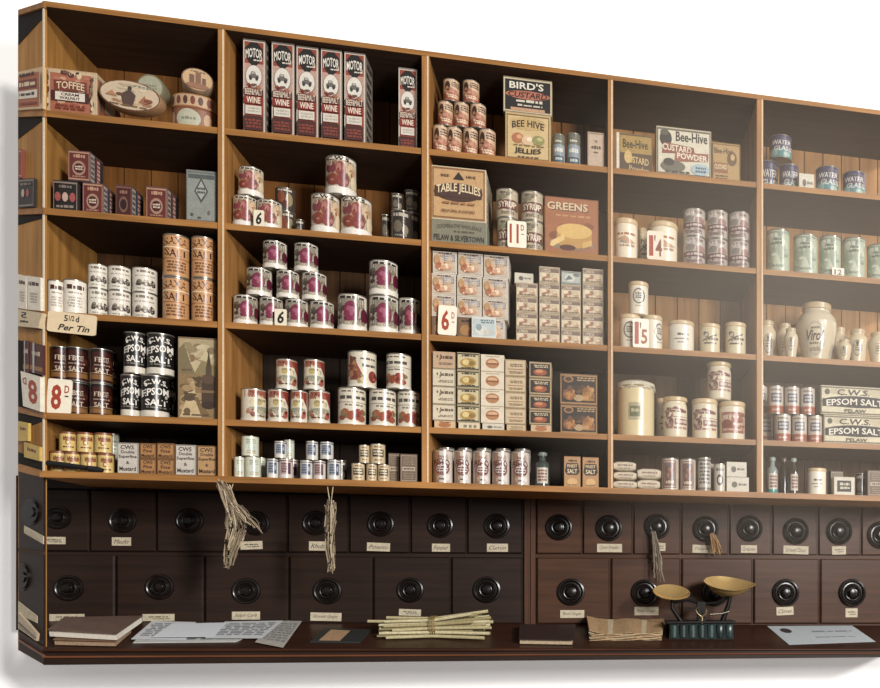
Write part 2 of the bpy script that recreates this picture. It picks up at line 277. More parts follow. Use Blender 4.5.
cyl('vase_jar', '#C3B193', [('frame', -.3, .3, .3, .62, .03, .02, '#8A7A62'), ('scrib', -.25, .25, .36, .56, '#6A5C48', 3)], 'vase', rough=.28)
cyl('oval_vase_jar', '#C6B597', [('ell', 0, .45, .5, .22, '#6A5E4C'), ('ell', 0, .45, .43, .19, '#C3B292'), ('scrib', -.3, .3, .36, .54, '#4E4436', 3), ('ell', 0, .58, .15, .05, '#57503F')], 'vase', rough=.25)
cyl('virol', '#C3B498', [('ell', 0, .38, .52, .27, '#A08F74'), ('ell', 0, .38, .5, .26, '#C6B79B'), ('txt', 'Virol', 0, .43, .9, .17, '#3E3428', {'sh': .35}), ('scrib', -.35, .35, .28, .33, '#6E604C', 1), ('scrib', -.25, .25, .52, .57, '#7E705A', 1), ('scrib', -.35, .35, .18, .24, '#7E705A', 2)], 'vase', rough=.18)
cyl('biscuit_can', '#B7A79A', [('mot', -.96, .96, .05, .95, ['#8E7A74', '#CDBFB4', '#A08C84', '#6E5A58', '#D6CABE'], 34, .2, .07), ('scrib', -.8, .8, .8, .92, '#6E5A56', 1), ('ell', -.4, .62, .4, .12, '#8A8078'), ('ell', .5, .58, .4, .12, '#A0766E'), ('rect', -.95, .95, .3, .48, '#6A3A3C'), ('scrib', -.7, .7, .33, .45, '#C9B6AC', 1), ('scrib', -.7, .7, .08, .2, '#7A5A54', 2)], rough=.25)
cyl('water_glass', '#56888C', [('band', .42, .97, '#40365A'), ('mot', -.95, .95, .45, .9, ['#4E4470', '#33304A', '#5E5A78'], 14, .25, .08), ('poly', [(-.95, .42), (-.95, .5), (0, .62), (.95, .5), (.95, .42)], '#4E4A5E'), ('txt', 'WATER', .1, .66, 1.6, .2, '#DCD6CC', {'sh': .1}), ('txt', 'GLASS', .2, .4, 1.5, .2, '#DCD6CC', {'sh': .1}), ('ell', -.6, .2, .35, .14, '#87AFA8'), ('ell', .55, .16, .3, .1, '#A5B9AC')], rough=.35)
cyl('facet_green', '#B4BCA0', [('mot', -.96, .96, .05, .95, ['#8E9C88', '#C2C8B0', '#7E8C80', '#A8B49C', '#D0D2BE'], 34, .2, .07), ('poly', [(-.95, .5), (-.5, .85), (-.1, .5), (-.5, .2)], '#8E9C82'), ('poly', [(-.1, .55), (.35, .9), (.8, .55), (.35, .2)], '#9AA68C'), ('scrib', -.5, .4, .62, .8, '#5E6A58', 2), ('poly', [(-.5, .1), (0, .45), (.5, .1)], '#C6CAB0'), ('band', .9, .94, '#8A947C'), ('scrib', -.5, .5, .1, .2, '#7E8A72', 1)], rough=.28)
cyl('physic_tin', '#CBBBAA', [('band', .04, .3, '#A8563A'), ('rect', -.6, .7, .42, .74, '#4E4E5E'), ('scrib', -.5, .6, .46, .7, '#C6BEB4', 2), ('scrib', -.6, .6, .8, .9, '#7A6E66', 1), ('scrib', -.5, .5, .1, .2, '#D8B8A4', 1)], rough=.28)
cyl('cocoa_can', '#C9B8A4', [('frame', -.75, .75, .08, .92, .08, .03, '#7A4A3E'), ('rect', -.62, .62, .14, .86, '#7E5A4C'), ('mot', -.6, .6, .16, .84, ['#57646A', '#9A7260', '#6A4A40', '#B08A74'], 14, .2, .08), ('poly', [(-.6, .3), (.6, .75), (.6, .6), (-.6, .15)], '#7E4034'), ('scrib', -.5, .5, .18, .32, '#D0BEA6', 1)], rough=.3)
cyl('striped_can', '#BDB3A4', [('scrib', -.85, .85, .2, .85, '#5E5A58', 6), ('band', .88, .94, '#6A5A50'), ('band', .05, .12, '#7E6A5A')], rough=.3)
cyl('eye_can', '#C6BCAA', [('ell', .1, .42, .55, .2, '#4E4A46'), ('ell', .1, .42, .3, .11, '#CFC6B6'), ('scrib', -.6, .7, .7, .85, '#6A625A', 1)], rough=.3)
cyl('glass_jar_label', '#8E9AA0', [('band', .66, .97, '#6E6E62'), ('scrib', -.7, .7, .38, .58, '#D9D6CC', 1), ('rect', -.8, .8, .1, .3, '#4E5E66'), ('scrib', -.6, .6, .14, .26, '#C6CCCC', 1), ('scrib', -.5, .5, .72, .8, '#D6CEB4', 1)], rough=.2)
# ---- boxes
bx('toffee', '#B9714E', [('rect', -.97, .97, .03, .97, '#C9AE88'), ('rect', -.8, .8, .06, .9, '#AE6448'), ('mot', -.78, .78, .08, .88, ['#C08262', '#9A5238', '#B87456', '#CE9E7C'], 30, .14, .06), ('mot', -.45, .45, .8, .97, ['#4A2620', '#7A4A3A', '#D6C09C', '#5A3026'], 16, .1, .05), ('rect', -.64, .64, .52, .74, '#7A3428'), ('txt', 'TOFFEE', 0, .63, 1.1, .16, '#DCC39C', {'ar': .03}), ('rect', -.74, .74, .28, .5, '#4A1E1A'), ('rect', -.58, .58, .3, .48, '#DCD3C2'), ('txt', 'CREAM', 0, .43, .7, .06, '#4A2A22'), ('txt', 'WALNUT', 0, .35, .8, .06, '#4A2A22'), ('scrib', -.6, .6, .1, .22, '#8E3A26', 2), ('mot', -.97, -.78, .08, .94, ['#57483C', '#8A7660', '#D3C09C', '#6A3A2C'], 16, .05, .07), ('mot', .78, .97, .08, .94, ['#57483C', '#8A7660', '#D3C09C', '#6A3A2C'], 16, .05, .07)], side='#C8AE88')
bx('motor', '#CFC4B4', [('rect', -.86, .86, .03, .97, '#9A3E2C'), ('rect', -.86, .86, .42, .74, '#C09484'), ('poly', [(-.8, .82), (-.8, .9), (-.3, .965), (.3, .965), (.8, .9), (.8, .82), (.5, .76), (.2, .72), (-.2, .72), (-.5, .76)], '#1E1A18'), ('txt', 'MOTOR', 0, .845, 1.5, .1, '#E8E0D2', {'ar': .02}), ('scrib', -.1, .75, .765, .79, '#D9CFC0', 1), ('ell', 0, .6, .76, .125, '#8A7A70'), ('ell', 0, .605, .7, .115, '#DCD6CA'), ('poly', [(-.45, .585), (-.45, .615), (-.3, .622), (-.22, .655), (.1, .655), (.2, .622), (.45, .615), (.45, .585)], '#6A665E'), ('ell', -.28, .582, .13, .022, '#3A3632'), ('ell', .28, .582, .13, .022, '#3A3632'), ('rect', -.18, .08, .628, .648, '#B4AEA2'), ('mot', -.84, .84, .44, .53, ['#6A2018', '#8E3A2A', '#57504A', '#A86A4A'], 14, .2, .02), ('rect', -.86, .86, .4, .47, '#57201A'), ('txt', 'BEEF&MALT', 0, .436, 1.55, .065, '#D6C4AE'), ('rect', -.86, .86, .31, .39, '#8E281C'), ('txt', 'WINE', 0, .35, 1.25, .065, '#E8DCC6'), ('rect', -.72, .72, .2, .29, '#D3CBBC'), ('scrib', -.6, .6, .215, .275, '#B4AA9C', 2), ('rect', -.86, .86, .03, .18, '#4A201A'), ('scrib', -.75, .75, .05, .15, '#8E3A2A', 3)], side='#8A7E72')
bx('black_card', '#1C1917', [('frame', -.98, .98, .03, .97, .05, .04, '#C7B694'), ('txt', "BIRD'S", -.05, .78, 1.4, .2, '#E2D9C8'), ('ell', 0, .52, .92, .12, '#B4654C'), ('txt', 'CUSTARD', 0, .52, 1.6, .16, '#2A1814', {'sh': .15}), ('scrib', -.5, .6, .28, .4, '#D3C7B2', 1), ('scrib', -.5, .6, .18, .26, '#C7BAA4', 1), ('rect', -.7, .7, .06, .15, '#C08E6A')], side='#A58E6C')
bx('beehive', '#CDAF76', [('frame', -.94, .94, .04, .96, .05, .03, '#7A5E34'), ('ell', 0, .78, .8, .14, '#C1A064'), ('txt', 'BEE HIVE', 0, .76, 1.4, .14, '#33241A', {'ar': .05})]+fruit(-.45, .47, .26, .11, '#B06A42', '#D69A6A')+fruit(.0, .43, .28, .11, '#D8B48A', '#EAD6B4')+fruit(.45, .45, .28, .1, '#8E8A4E', '#B8AE70')+[('scrib', -.7, .7, .3, .34, '#8A6A3A', 1), ('txt', 'JELLIES', 0, .2, 1.15, .14, '#33241A', {'ar': -.03}), ('scrib', -.5, .5, .06, .1, '#6A4A2A', 1)], side='#B0945E')
bx('table_jellies', '#C79A66', [('frame', -.95, .95, .03, .97, .04, .03, '#8A5E38'), ('txt', 'BEE', -.5, .82, .3, .05, '#5A3A24'), ('txt', 'HIVE', .45, .82, .35, .05, '#5A3A24'), ('poly', [(-.2, .76), (0, .9), (.2, .76)], '#33241C'), ('ell', 0, .52, .88, .17, '#4A2E22'), ('rect', -.85, .85, .42, .62, '#4A2E22'), ('txt', 'TABLE JELLIES', 0, .55, 1.6, .2, '#E3CDA2', {'ar': .06}), ('scrib', -.6, .6, .28, .34, '#A06A44', 1), ('txt', 'PRINCIPAL FLAVOURS', 0, .16, 1.2, .05, '#6A4228')], side='#D6C6A8')
bx('pelaw', '#7F7A64', [('txt', 'COOPERATIVE WHOLESALE', 0, .72, 1.6, .16, '#4A4638', {'ar': .08}), ('scrib', -.2, .6, .48, .58, '#57523F', 1), ('txt', 'PELAW & SILVERTOWN', 0, .26, 1.8, .24, '#33302A')], side='#8C8E7A')
bx('greens', '#A5623C', [('rect', -.95, .95, .03, .97, '#A8653E'), ('txt', 'GREENS', -.12, .83, 1.5, .13, '#4A2A1E'), ('txt', 'GREENS', -.15, .845, 1.5, .13, '#DBC098'), ('scrib', -.6, .7, .66, .71, '#C78A5E', 1), ('mot', -.9, .9, .05, .62, ['#96563A', '#B87248', '#8A4C30', '#A8653E'], 26, .25, .06), ('ell', 0, .2, .85, .1, '#8A7A62'), ('poly', [(-.55, .22), (-.55, .42), (.75, .44), (.75, .24), (.3, .14), (-.3, .14)], '#C28E44'), ('ell', .1, .43, .66, .13, '#DBAE5E'), ('poly', [(-.8, .16), (-.75, .24), (-.3, .36), (-.25, .28), (-.7, .14)], '#E3BE76'), ('ell', -.15, .14, .3, .05, '#5A2E22'), ('poly', [(.4, .14), (.4, .24), (.75, .3), (.75, .2)], '#D8A85A')], side='#8A5232')
bx('milk_box', '#E6DAC6', [('frame', -.97, .97, .04, .96, .05, .06, '#BDAE9C'), ('rect', -.88, .88, .1, .9, '#C9B49E'), ('mot', -.86, .86, .12, .88, ['#C0A48C', '#DAC6AE', '#CCAC86', '#AE9A88'], 22, .2, .12), ('rect', -.05, .86, .56, .86, '#85818A'), ('scrib', 0, .8, .6, .84, '#CBC3BA', 3), ('scrib', -.6, .6, .86, .93, '#4A3A32', 1), ('ell', -.62, .6, .24, .24, '#B98E5A'), ('ell', -.25, .34, .48, .22, '#AE6A42'), ('mot', -.85, .75, .14, .62, ['#DEB28A', '#B86C46', '#ECD4B4', '#D09464', '#A0603F'], 18, .17, .09), ('ell', .15, .26, .5, .1, '#CE9A78')], side='#DCD3C4')
bx('milk_box_dark', '#6E5238', [('rect', -.85, .85, .1, .9, '#7E5A3A'), ('ell', -.3, .4, .45, .25, '#A8763E'), ('ell', .3, .3, .4, .18, '#8A4A30'), ('scrib', -.7, .7, .75, .9, '#3A2A20', 1)], side='#6E5A46')
bx('blue_box', '#B9C6C6', [('frame', -.97, .97, .04, .96, .05, .06, '#D9D6CA'), ('scrib', -.3, .85, .68, .88, '#5E767E', 2), ('ell', -.2, .36, .5, .22, '#DAD6C8'), ('ell', -.4, .5, .25, .16, '#8A9EA4'), ('ell', .3, .3, .35, .12, '#C9C6B6')], side='#D9D3C6')
bx('small_pack', '#DCC8A6', [('frame', -.97, .97, .05, .95, .04, .05, '#9A7E60'), ('rect', -.9, .9, .64, .88, '#7E685A'), ('scrib', -.8, .1, .66, .85, '#CDB99A', 2), ('mot', -.88, .88, .1, .62, ['#E4D2B2', '#C09672', '#A0745A', '#D8BC96', '#B47A5A'], 22, .22, .11), ('ell', .3, .42, .45, .16, '#CDB896'), ('scrib', -.8, .8, .1, .18, '#5A4636', 1)], side='#A8906E')
bx('grey_pack', '#B2B6AC', [('frame', -.97, .97, .05, .95, .05, .07, '#6E7270'), ('ell', -.1, .5, .5, .28, '#D2D0C0'), ('poly', [(-.6, .3), (-.2, .7), (.2, .4)], '#6A7276'), ('scrib', .2, .85, .6, .85, '#4E5458', 2)], side='#A8A692')
bx('script_box', '#D3C6AA', [('mot', -.75, .1, .45, .85, ['#6E5E48', '#D3C6AA'], 9, .1, .08), ('scrib', -.3, .85, .52, .78, '#6A5A46', 1), ('scrib', -.5, .8, .2, .36, '#8A7A62', 2), ('frame', -.99, .99, .02, .98, .03, .03, '#A8987E')], side='#C2B496')
bx('script_box_tan', '#BFA07C', [('mot', -.75, .1, .45, .85, ['#5E4A38', '#BFA07C'], 9, .1, .08), ('scrib', -.3, .85, .52, .78, '#5A4636', 1), ('scrib', -.5, .8, .2, .36, '#7A6248', 2)], side='#A88C68')
bx('gold_box', '#CDBB8E', [('frame', -.97, .97, .04, .96, .06, .08, '#4E4636'), ('scrib', -.7, .7, .74, .88, '#3E362A', 1), ('ell', 0, .42, .7, .26, '#B08A3E'), ('ell', -.2, .45, .3, .16, '#DCC27A'), ('ell', .3, .4, .26, .12, '#8E6E34'), ('scrib', -.6, .6, .1, .18, '#4E4636', 1)], side='#C2AE84')
bx('orange_oval_box', '#DCCDB2', [('ell', 0, .48, .58, .3, '#B47A4E'), ('ell', 0, .55, .42, .12, '#D6A678'), ('rect', -.5, .5, .42, .5, '#8E5232'), ('scrib', -.6, .6, .84, .93, '#B4A284', 1)], side='#CDBC9C')
bx('cream_box', '#CDB48C', [('frame', -.97, .97, .03, .97, .03, .04, '#A08660'), ('scrib', -.6, .7, .55, .75, '#7A5C3C', 2), ('rect', -.7, .8, .4, .44, '#A06A42'), ('scrib', -.6, .7, .15, .3, '#8E7250', 2)], side='#B89C70')
bx('black_orange', '#2A211C', [('mot', -.85, .85, .08, .6, ['#3E2C22', '#57382A', '#1E1714'], 14, .2, .08), ('frame', -.97, .97, .04, .96, .08, .08, '#B89A6E'), ('scrib', -.6, .7, .62, .82, '#CDBB98', 2), ('ell', 0, .36, .62, .2, '#A04E2C'), ('ell', -.1, .42, .35, .1, '#CE8250')], side='#B49E78')
bx('base_pack', '#D6C6A6', [('rect', -.5, -.2, .3, .7, '#8A7A60'), ('rect', 0, .25, .3, .7, '#8A7A60'), ('rect', .45, .7, .3, .7, '#8A7A60')], side='#BFAE8C')
bx('orange_pack', '#D0AE82', [('ell', 0, .5, .6, .3, '#B46A3E'), ('scrib', -.6, .6, .75, .9, '#8A5A3A', 1)], side='#BFA27C')
bx('fruit_box', '#2A201A', [('frame', -.97, .97, .03, .97, .05, .05, '#A87A48'), ('ell', -.55, .82, .26, .11, '#A87442'), ('ell', -.55, .82, .18, .07, '#4A2E1E'), ('scrib', -.1, .85, .76, .9, '#B4925E', 2)]+[('mot', -.9, .9, .08, .66, ['#3E2A1C', '#6A4426', '#1E1612', '#57381F'], 20, .2, .1)]+fruit(-.5, .32, .34, .18, '#94562A', '#B87C42')+[('poly', [(.15, .14), (.2, .4), (.5, .66), (.8, .4), (.85, .14)], '#A46A30'), ('mot', .15, .85, .14, .6, ['#C08A48', '#8A5426', '#B0783A'], 12, .1, .09), ('ell', .0, .22, .26, .11, '#B4946A'), ('mot', -.85, -.1, .14, .5, ['#B87C42', '#7E4822', '#A4662E'], 10, .1, .07)], side='#7A5636')
bx('cws_white', '#C6BEB2', [('frame', -.97, .97, .02, .98, .04, .02, '#8A8074'), ('txt', 'CWS', -.05, .86, 1.3, .13, '#3A1E1C'), ('txt', 'Double', 0, .71, 1.3, .1, '#4A302C'), ('txt', 'Superfine', 0, .55, 1.75, .13, '#3A2622'), ('txt', '&', .0, .37, .3, .1, '#4A302C'), ('txt', 'Mustard', 0, .17, 1.6, .13, '#3A2622')], side='#A89E90')
bx('cws_tan', '#B88C58', [('frame', -.97, .97, .02, .98, .04, .02, '#6A4628'), ('txt', 'CWS', -.05, .86, 1.3, .13, '#3A1E18'), ('txt', 'Double', 0, .71, 1.3, .1, '#4A2A1C'), ('txt', 'Superfine', 0, .55, 1.75, .13, '#3A2218'), ('txt', '&', .0, .37, .3, .1, '#4A302C'), ('txt', 'Mustard', 0, .17, 1.6, .13, '#3A2218')], side='#96703F')
bx('cws_small', '#AE7840', [('frame', -.97, .97, .03, .97, .06, .05, '#5E3A20'), ('txt', 'CWS', 0, .78, 1.2, .22, '#3A1814'), ('txt', 'Fine', 0, .5, 1.1, .2, '#4A2018'), ('txt', 'Mustard', 0, .2, 1.6, .2, '#3A1814')], side='#8A5C32')
bx('brown_pack', '#6E5A4A', [('frame', -.9, .9, .05, .95, .06, .03, '#A08C74'), ('rect', -.75, .75, .4, .55, '#B4A28A'), ('scrib', -.6, .6, .43, .52, '#4A3A30', 1), ('scrib', -.7, .7, .6, .9, '#8E7A64', 4), ('scrib', -.7, .7, .1, .35, '#8E7A64', 3)], side='#57483C')
bx('small_carton', '#BFA58C', [('frame', -.94, .94, .03, .97, .05, .03, '#8A705A'), ('txt', 'THE', 0, .74, .4, .08, '#57402F'), ('scrib', -.6, .6, .5, .64, '#5A4434', 1), ('scrib', -.3, .3, .4, .47, '#6A5240', 1)], side='#A88E76')
bx('gold_custard', '#57422C', [('rect', -1, -.84, 0, 1, '#D6CDB8'), ('rect', -.8, .96, .52, .95, '#A8843E'), ('txt', 'Bee-Hive', .05, .75, 1.4, .22, '#2E2218'), ('ell', -.35, .42, .22, .16, '#C9A860'), ('txt', 'CUSTARD', .15, .35, 1.3, .17, '#D6B272', {'sl': -.03}), ('txt', 'Powder', .25, .13, 1.1, .15, '#BFA070', {'sl': -.02})], side='#7A6238')
bx('bee_custard', '#D0C5AC', [('frame', -.97, .97, .03, .97, .04, .04, '#6A624E'), ('ell', -.66, .76, .22, .16, '#37322A'), ('ell', -.7, .88, .16, .06, '#57503F'), ('txt', 'Bee-Hive', .28, .82, 1.15, .2, '#33302A'), ('poly', [(-.8, .45), (-.75, .68), (.35, .62), (.4, .5)], '#8E4A38'), ('txt', 'CUSTARD', -.25, .57, 1.05, .13, '#E3D6BC', {'sl': -.02}), ('poly', [(-.35, .3), (-.3, .5), (.9, .52), (.88, .36)], '#9A5A44'), ('txt', 'POWDER', .3, .42, 1.1, .12, '#E6DAC2', {'sl': -.01}), ('ell', -.4, .2, .45, .12, '#6A6454'), ('ell', -.55, .28, .2, .08, '#3E3A32'), ('ell', .6, .18, .34, .12, '#9FB6BC'), ('scrib', .4, .8, .1, .24, '#4A6068', 2), ('scrib', -.7, .2, .06, .12, '#4A443A', 1)], side='#A89A7C')
bx('gold_custard2', '#B08A52', [('frame', -.97, .97, .03, .97, .05, .03, '#7A5A30'), ('txt', 'Bee-Hive', -.2, .8, 1.3, .15, '#4A3420'), ('ell', .4, .62, .35, .18, '#6A4A28'), ('ell', .45, .66, .15, .08, '#C09E62'), ('rect', -.9, .1, .25, .5, '#8E5A38'), ('txt', 'CUSTARD', -.4, .4, .9, .12, '#DCC490'), ('scrib', -.8, .1, .08, .2, '#5A3E24', 2)], side='#96743F')
bx('salt_pack', '#B58452', [('poly', [(-.9, .5), (-.7, .78), (.7, .78), (.9, .5), (.6, .4), (-.6, .4)], '#3A2A20'), ('scrib', -.6, .6, .8, .9, '#4A3020', 1), ('txt', 'FINEST', 0, .69, 1.2, .1, '#DCBE8E'), ('txt', 'SALT', 0, .52, 1.2, .14, '#E3CCA0'), ('ell', 0, .18, .6, .12, '#D6A868'), ('scrib', -.5, .5, .06, .1, '#6A4428', 1)], side='#96683E')
bx('epsom_box', '#D2C3A0', [('mot', -.97, .97, .62, .94, ['#DCCEAE', '#BFAF8C'], 14, .2, .1), ('frame', -.99, .99, .04, .96, .02, .05, '#6E634E'), ('ell', -.82, .78, .07, .1, '#4E4638'), ('ell', .82, .78, .07, .1, '#4E4638'), ('txt', 'C.W.S.', -.1, .78, .9, .2, '#2A251F', {'sh': .1}), ('ell', 0, .46, .97, .2, '#171310'), ('rect', -.95, .97, .28, .54, '#171310'), ('txt', 'EPSOM SALTS', 0, .43, 1.7, .22, '#E3D9C4', {'ar': .07}), ('txt', 'PELAW', -.05, .15, .6, .12, '#57503F')], side='#A09276')
bx('white_card_box', '#D0C6B2', [('ell', -.3, .5, .25, .2, '#6A6456'), ('scrib', 0, .8, .4, .6, '#7A7262', 1)], side='#B4AA94')
bx('tin_red', '#6A2A26', [('frame', -.94, .94, .04, .96, .06, .05, '#B4866A'), ('scrib', -.6, .6, .72, .88, '#BE8E72', 1), ('ell', 0, .42, .6, .24, '#A8806A'), ('ell', 0, .42, .45, .16, '#4E1E1C'), ('scrib', -.35, .35, .34, .5, '#D3BBA4', 2), ('scrib', -.6, .6, .1, .18, '#A87A62', 1)], side='#57494E', rough=.35)
bx('tin_dark', '#4A1E1C', [('frame', -.94, .94, .04, .96, .06, .05, '#7E5040'), ('ell', 0, .42, .55, .24, '#7A5444'), ('ell', 0, .42, .4, .16, '#33171A'), ('scrib', -.5, .5, .7, .86, '#96685A', 1)], side='#4A3A40', rough=.35)
bx('tin_black', '#24201F', [('frame', -.96, .96, .04, .96, .06, .05, '#8E7A6E'), ('ell', -.6, .5, .24, .14, '#A8504A'), ('ell', 0, .5, .24, .14, '#C2A294'), ('ell', .6, .5, .24, .14, '#A8504A'), ('scrib', -.6, .6, .74, .86, '#7E6E64', 1), ('scrib', -.7, .7, .14, .26, '#8E7E74', 1)], side='#33292A', rough=.35)
bx('silver_tin', '#8E928C', [('frame', -.96, .96, .03, .97, .05, .03, '#6A6E6A'), ('rect', -.85, .85, .84, .92, '#57605E'), ('poly', [(-.45, .6), (0, .86), (.45, .6), (0, .38)], '#4E5250'), ('poly', [(-.35, .6), (0, .8), (.35, .6), (0, .44)], '#A5A8A2'), ('scrib', -.25, .25, .54, .68, '#4A4E4C', 2), ('ell', -.6, .15, .1, .03, '#57544C'), ('ell', .5, .2, .08, .04, '#6A665C'), ('ell', -.1, .1, .12, .02, '#57544C')], side='#6E716C', rough=.3)
bx('picture', '#A0845C', [('rect', -.96, .96, .62, .98, '#AE9A72'), ('mot', -.96, .96, .5, .97, ['#B9A67E', '#96825C', '#C2B088', '#8A7450'], 26, .3, .05), ('ell', .3, .82, .5, .1, '#C9B890'), ('poly', [(-.96, .55), (-.96, .86), (-.7, .92), (-.4, .7), (-.1, .55)], '#7E6E4A'), ('poly', [(-.2, .55), (.2, .72), (.96, .66), (.96, .5)], '#8E7C52'), ('rect', -.96, .96, .03, .55, '#8E7048'), ('mot', -.96, .96, .04, .54, ['#A4855A', '#6E5636', '#B4966A', '#57442C'], 30, .28, .04), ('poly', [(-.9, .03), (-.5, .3), (-.35, .48), (-.2, .48), (-.1, .3), (.3, .03)], '#C9AE80'), ('poly', [(.2, .03), (-.2, .3), (.0, .26), (.7, .03)], '#7A5E3C'), ('rect', .2, .9, .18, .5, '#4A3526'), ('ell', .55, .5, .36, .06, '#5E4632'), ('ell', .55, .18, .36, .05, '#3A2A1E'), ('rect', .42, .72, .54, .66, '#57452F'), ('poly', [(.46, .66), (.57, .86), (.68, .66)], '#4A3A2A'), ('rect', .22, .88, .33, .36, '#7E6244'), ('poly', [(-.3, .74), (-.26, .78), (.52, .92), (.5, .88)], '#C6B490'), ('ell', -.25, .75, .12, .04, '#8A6A42'), ('scrib', -.85, -.3, .58, .62, '#6A5638', 1), ('scrib', -.9, .6, .04, .07, '#57452F', 1)], side='#7E6848')
# ---- price cards
def card(n, ops, base='#E3DCCB'): D[n] = ('card', base, ops, .6, None)
RD = '#B23A22'
card('price_eight', [('txt', '8', -.25, .48, .85, .72, RD, {'b': .03}), ('txt', 'D', .6, .72, .4, .22, RD), ('rect', .45, .75, .5, .54, '#3A2A26')])
card('price_six_red', [('txt', '6', -.22, .5, .85, .7, RD, {'b': .03}), ('txt', 'D', .6, .68, .34, .22, '#B06A5A'), ('rect', .5, .75, .44, .47, '#57605E')])
card('price_eleven', [('txt', '11', -.3, .52, .95, .72, RD, {'b': .03}), ('txt', 'D', .58, .76, .36, .22, RD), ('rect', .45, .75, .5, .53, RD)])
card('price_shilling_four', [('txt', '1', -.5, .48, .5, .72, RD, {'b': .03}), ('txt', "'", -.05, .75, .15, .2, '#7A3A2A'), ('txt', '4', .42, .42, .8, .6, '#8E4A34', {'b': .02})], '#DDD0BA')
card('price_shilling_five', [('txt', '1', -.52, .5, .5, .76, '#C05A4A', {'b': .05}), ('txt', "'", -.05, .76, .14, .2, '#7A6A3A'), ('txt', '5', .42, .38, .75, .5, '#B4623A', {'b': .02})], '#E6DFD0')
card('price_six', [('txt', '6', 0, .5, 1.1, .76, K, {'sh': .2, 'b': .03})], '#D9D0BC')
card('price_twelve', [('txt', '12', 0, .5, 1.2, .6, '#57524A')], '#DAD4C4')
card('price_tin', [('txt', '5', -.25, .72, .16, .3, K), ('txt', '1/2', -.02, .74, .22, .26, K), ('txt', 'd', .22, .72, .14, .28, K), ('txt', 'Per Tin', .1, .27, 1.3, .3, K, {'sh': .3})], '#D3C0A0')
# ------------------------------------------------------------------ shelving unit (the setting's big fitting)
DEP = .438
ZL = []
for ya, yb in ((109.5, 194.4), (207.5, 278.5), (310.7, 361.8), (412.3, 444.3), (471.0, 496.0)):
    a, b = P(44, ya), P(878, yb); ZL.append((a.x, a.z, b.x, b.z))
def shelfZ(l, X):
    xa, za, xb, zb = ZL[l-1]; return za+(zb-za)*(X-xa)/(xb-xa)
a, b = P(44, 1.5), P(878, 110.7); TOPL = (a.x, a.z, b.x, b.z)
def topZ(X): xa, za, xb, zb = TOPL; return za+(zb-za)*(X-xa)/(xb-xa)
BAYS = [(44, 218.3), (225.2, 422), (429.4, 608), (613.2, 756.7), (763.2, 925)]
XB = [(XP(a), XP(b)) for a, b in BAYS]
XE = XB[-1][1]
unit = tag(empty('shelving_unit', (0, 0, shelfZ(5, 0))), 'tall open oak shelving unit of five bays stacked with groceries above the dark drawers', 'shelving unit')
def setp(o): o.parent = unit; o.matrix_parent_inverse = Matrix.Translation(unit.location).inverted(); return o
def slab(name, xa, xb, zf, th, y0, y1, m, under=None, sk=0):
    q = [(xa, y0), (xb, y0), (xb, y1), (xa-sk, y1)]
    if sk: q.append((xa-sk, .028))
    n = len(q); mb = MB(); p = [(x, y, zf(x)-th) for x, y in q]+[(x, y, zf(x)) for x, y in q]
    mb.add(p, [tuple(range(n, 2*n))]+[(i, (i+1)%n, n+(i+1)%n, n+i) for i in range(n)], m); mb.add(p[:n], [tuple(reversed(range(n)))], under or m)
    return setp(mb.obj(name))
for bi, (xa, xb) in enumerate(XB):
    for l in (1, 2, 3, 4):
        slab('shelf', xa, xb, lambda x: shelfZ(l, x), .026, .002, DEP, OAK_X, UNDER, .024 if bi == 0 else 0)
    # tongued and grooved back boards
    if bi == 0: xa -= .022
    n = max(4, round((xb-xa)/.105)); w = (xb-xa)/n
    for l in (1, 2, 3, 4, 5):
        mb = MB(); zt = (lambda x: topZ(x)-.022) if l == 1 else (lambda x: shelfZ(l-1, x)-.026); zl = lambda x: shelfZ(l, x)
        m = OAK_BACK if l < 3 or (bi > 3) else (OAK_HALF_SHADE if l == 3 else OAK_SHADE)  # lower rows darken by colour, imitating shade from the shelves
        if bi > 2: m = OAK_LIT if l < 4 else OAK_HALF_SHADE  # right bays take the copy coloured as if brightly lit
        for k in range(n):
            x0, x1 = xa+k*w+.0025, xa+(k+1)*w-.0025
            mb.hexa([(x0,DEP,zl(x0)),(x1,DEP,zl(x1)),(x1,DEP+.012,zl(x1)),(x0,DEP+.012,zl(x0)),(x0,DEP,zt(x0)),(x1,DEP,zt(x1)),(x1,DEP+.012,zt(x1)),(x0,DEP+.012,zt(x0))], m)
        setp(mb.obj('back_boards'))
slab('bottom_shelf', XP(44), XE, lambda x: shelfZ(5, x), .022, -.012, .41, OAK_X, None, .026)
slab('edge_moulding', XP(44), XE, lambda x: shelfZ(5, x)-.008, .02, -.03, -.012, OAK_X)
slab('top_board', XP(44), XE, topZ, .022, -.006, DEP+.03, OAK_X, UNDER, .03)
mb = MB(); q0, q1 = XP(44)-.03, XE
mb.hexa([(q0,DEP+.014,shelfZ(5,q0)),(q1,DEP+.014,shelfZ(5,q1)),(q1,DEP+.03,shelfZ(5,q1)),(q0,DEP+.03,shelfZ(5,q0)),(q0,DEP+.014,topZ(q0)-.022),(q1,DEP+.014,topZ(q1)-.022),(q1,DEP+.03,topZ(q1)-.022),(q0,DEP+.03,topZ(q0)-.022)], UNDER)
setp(mb.obj('backing'))
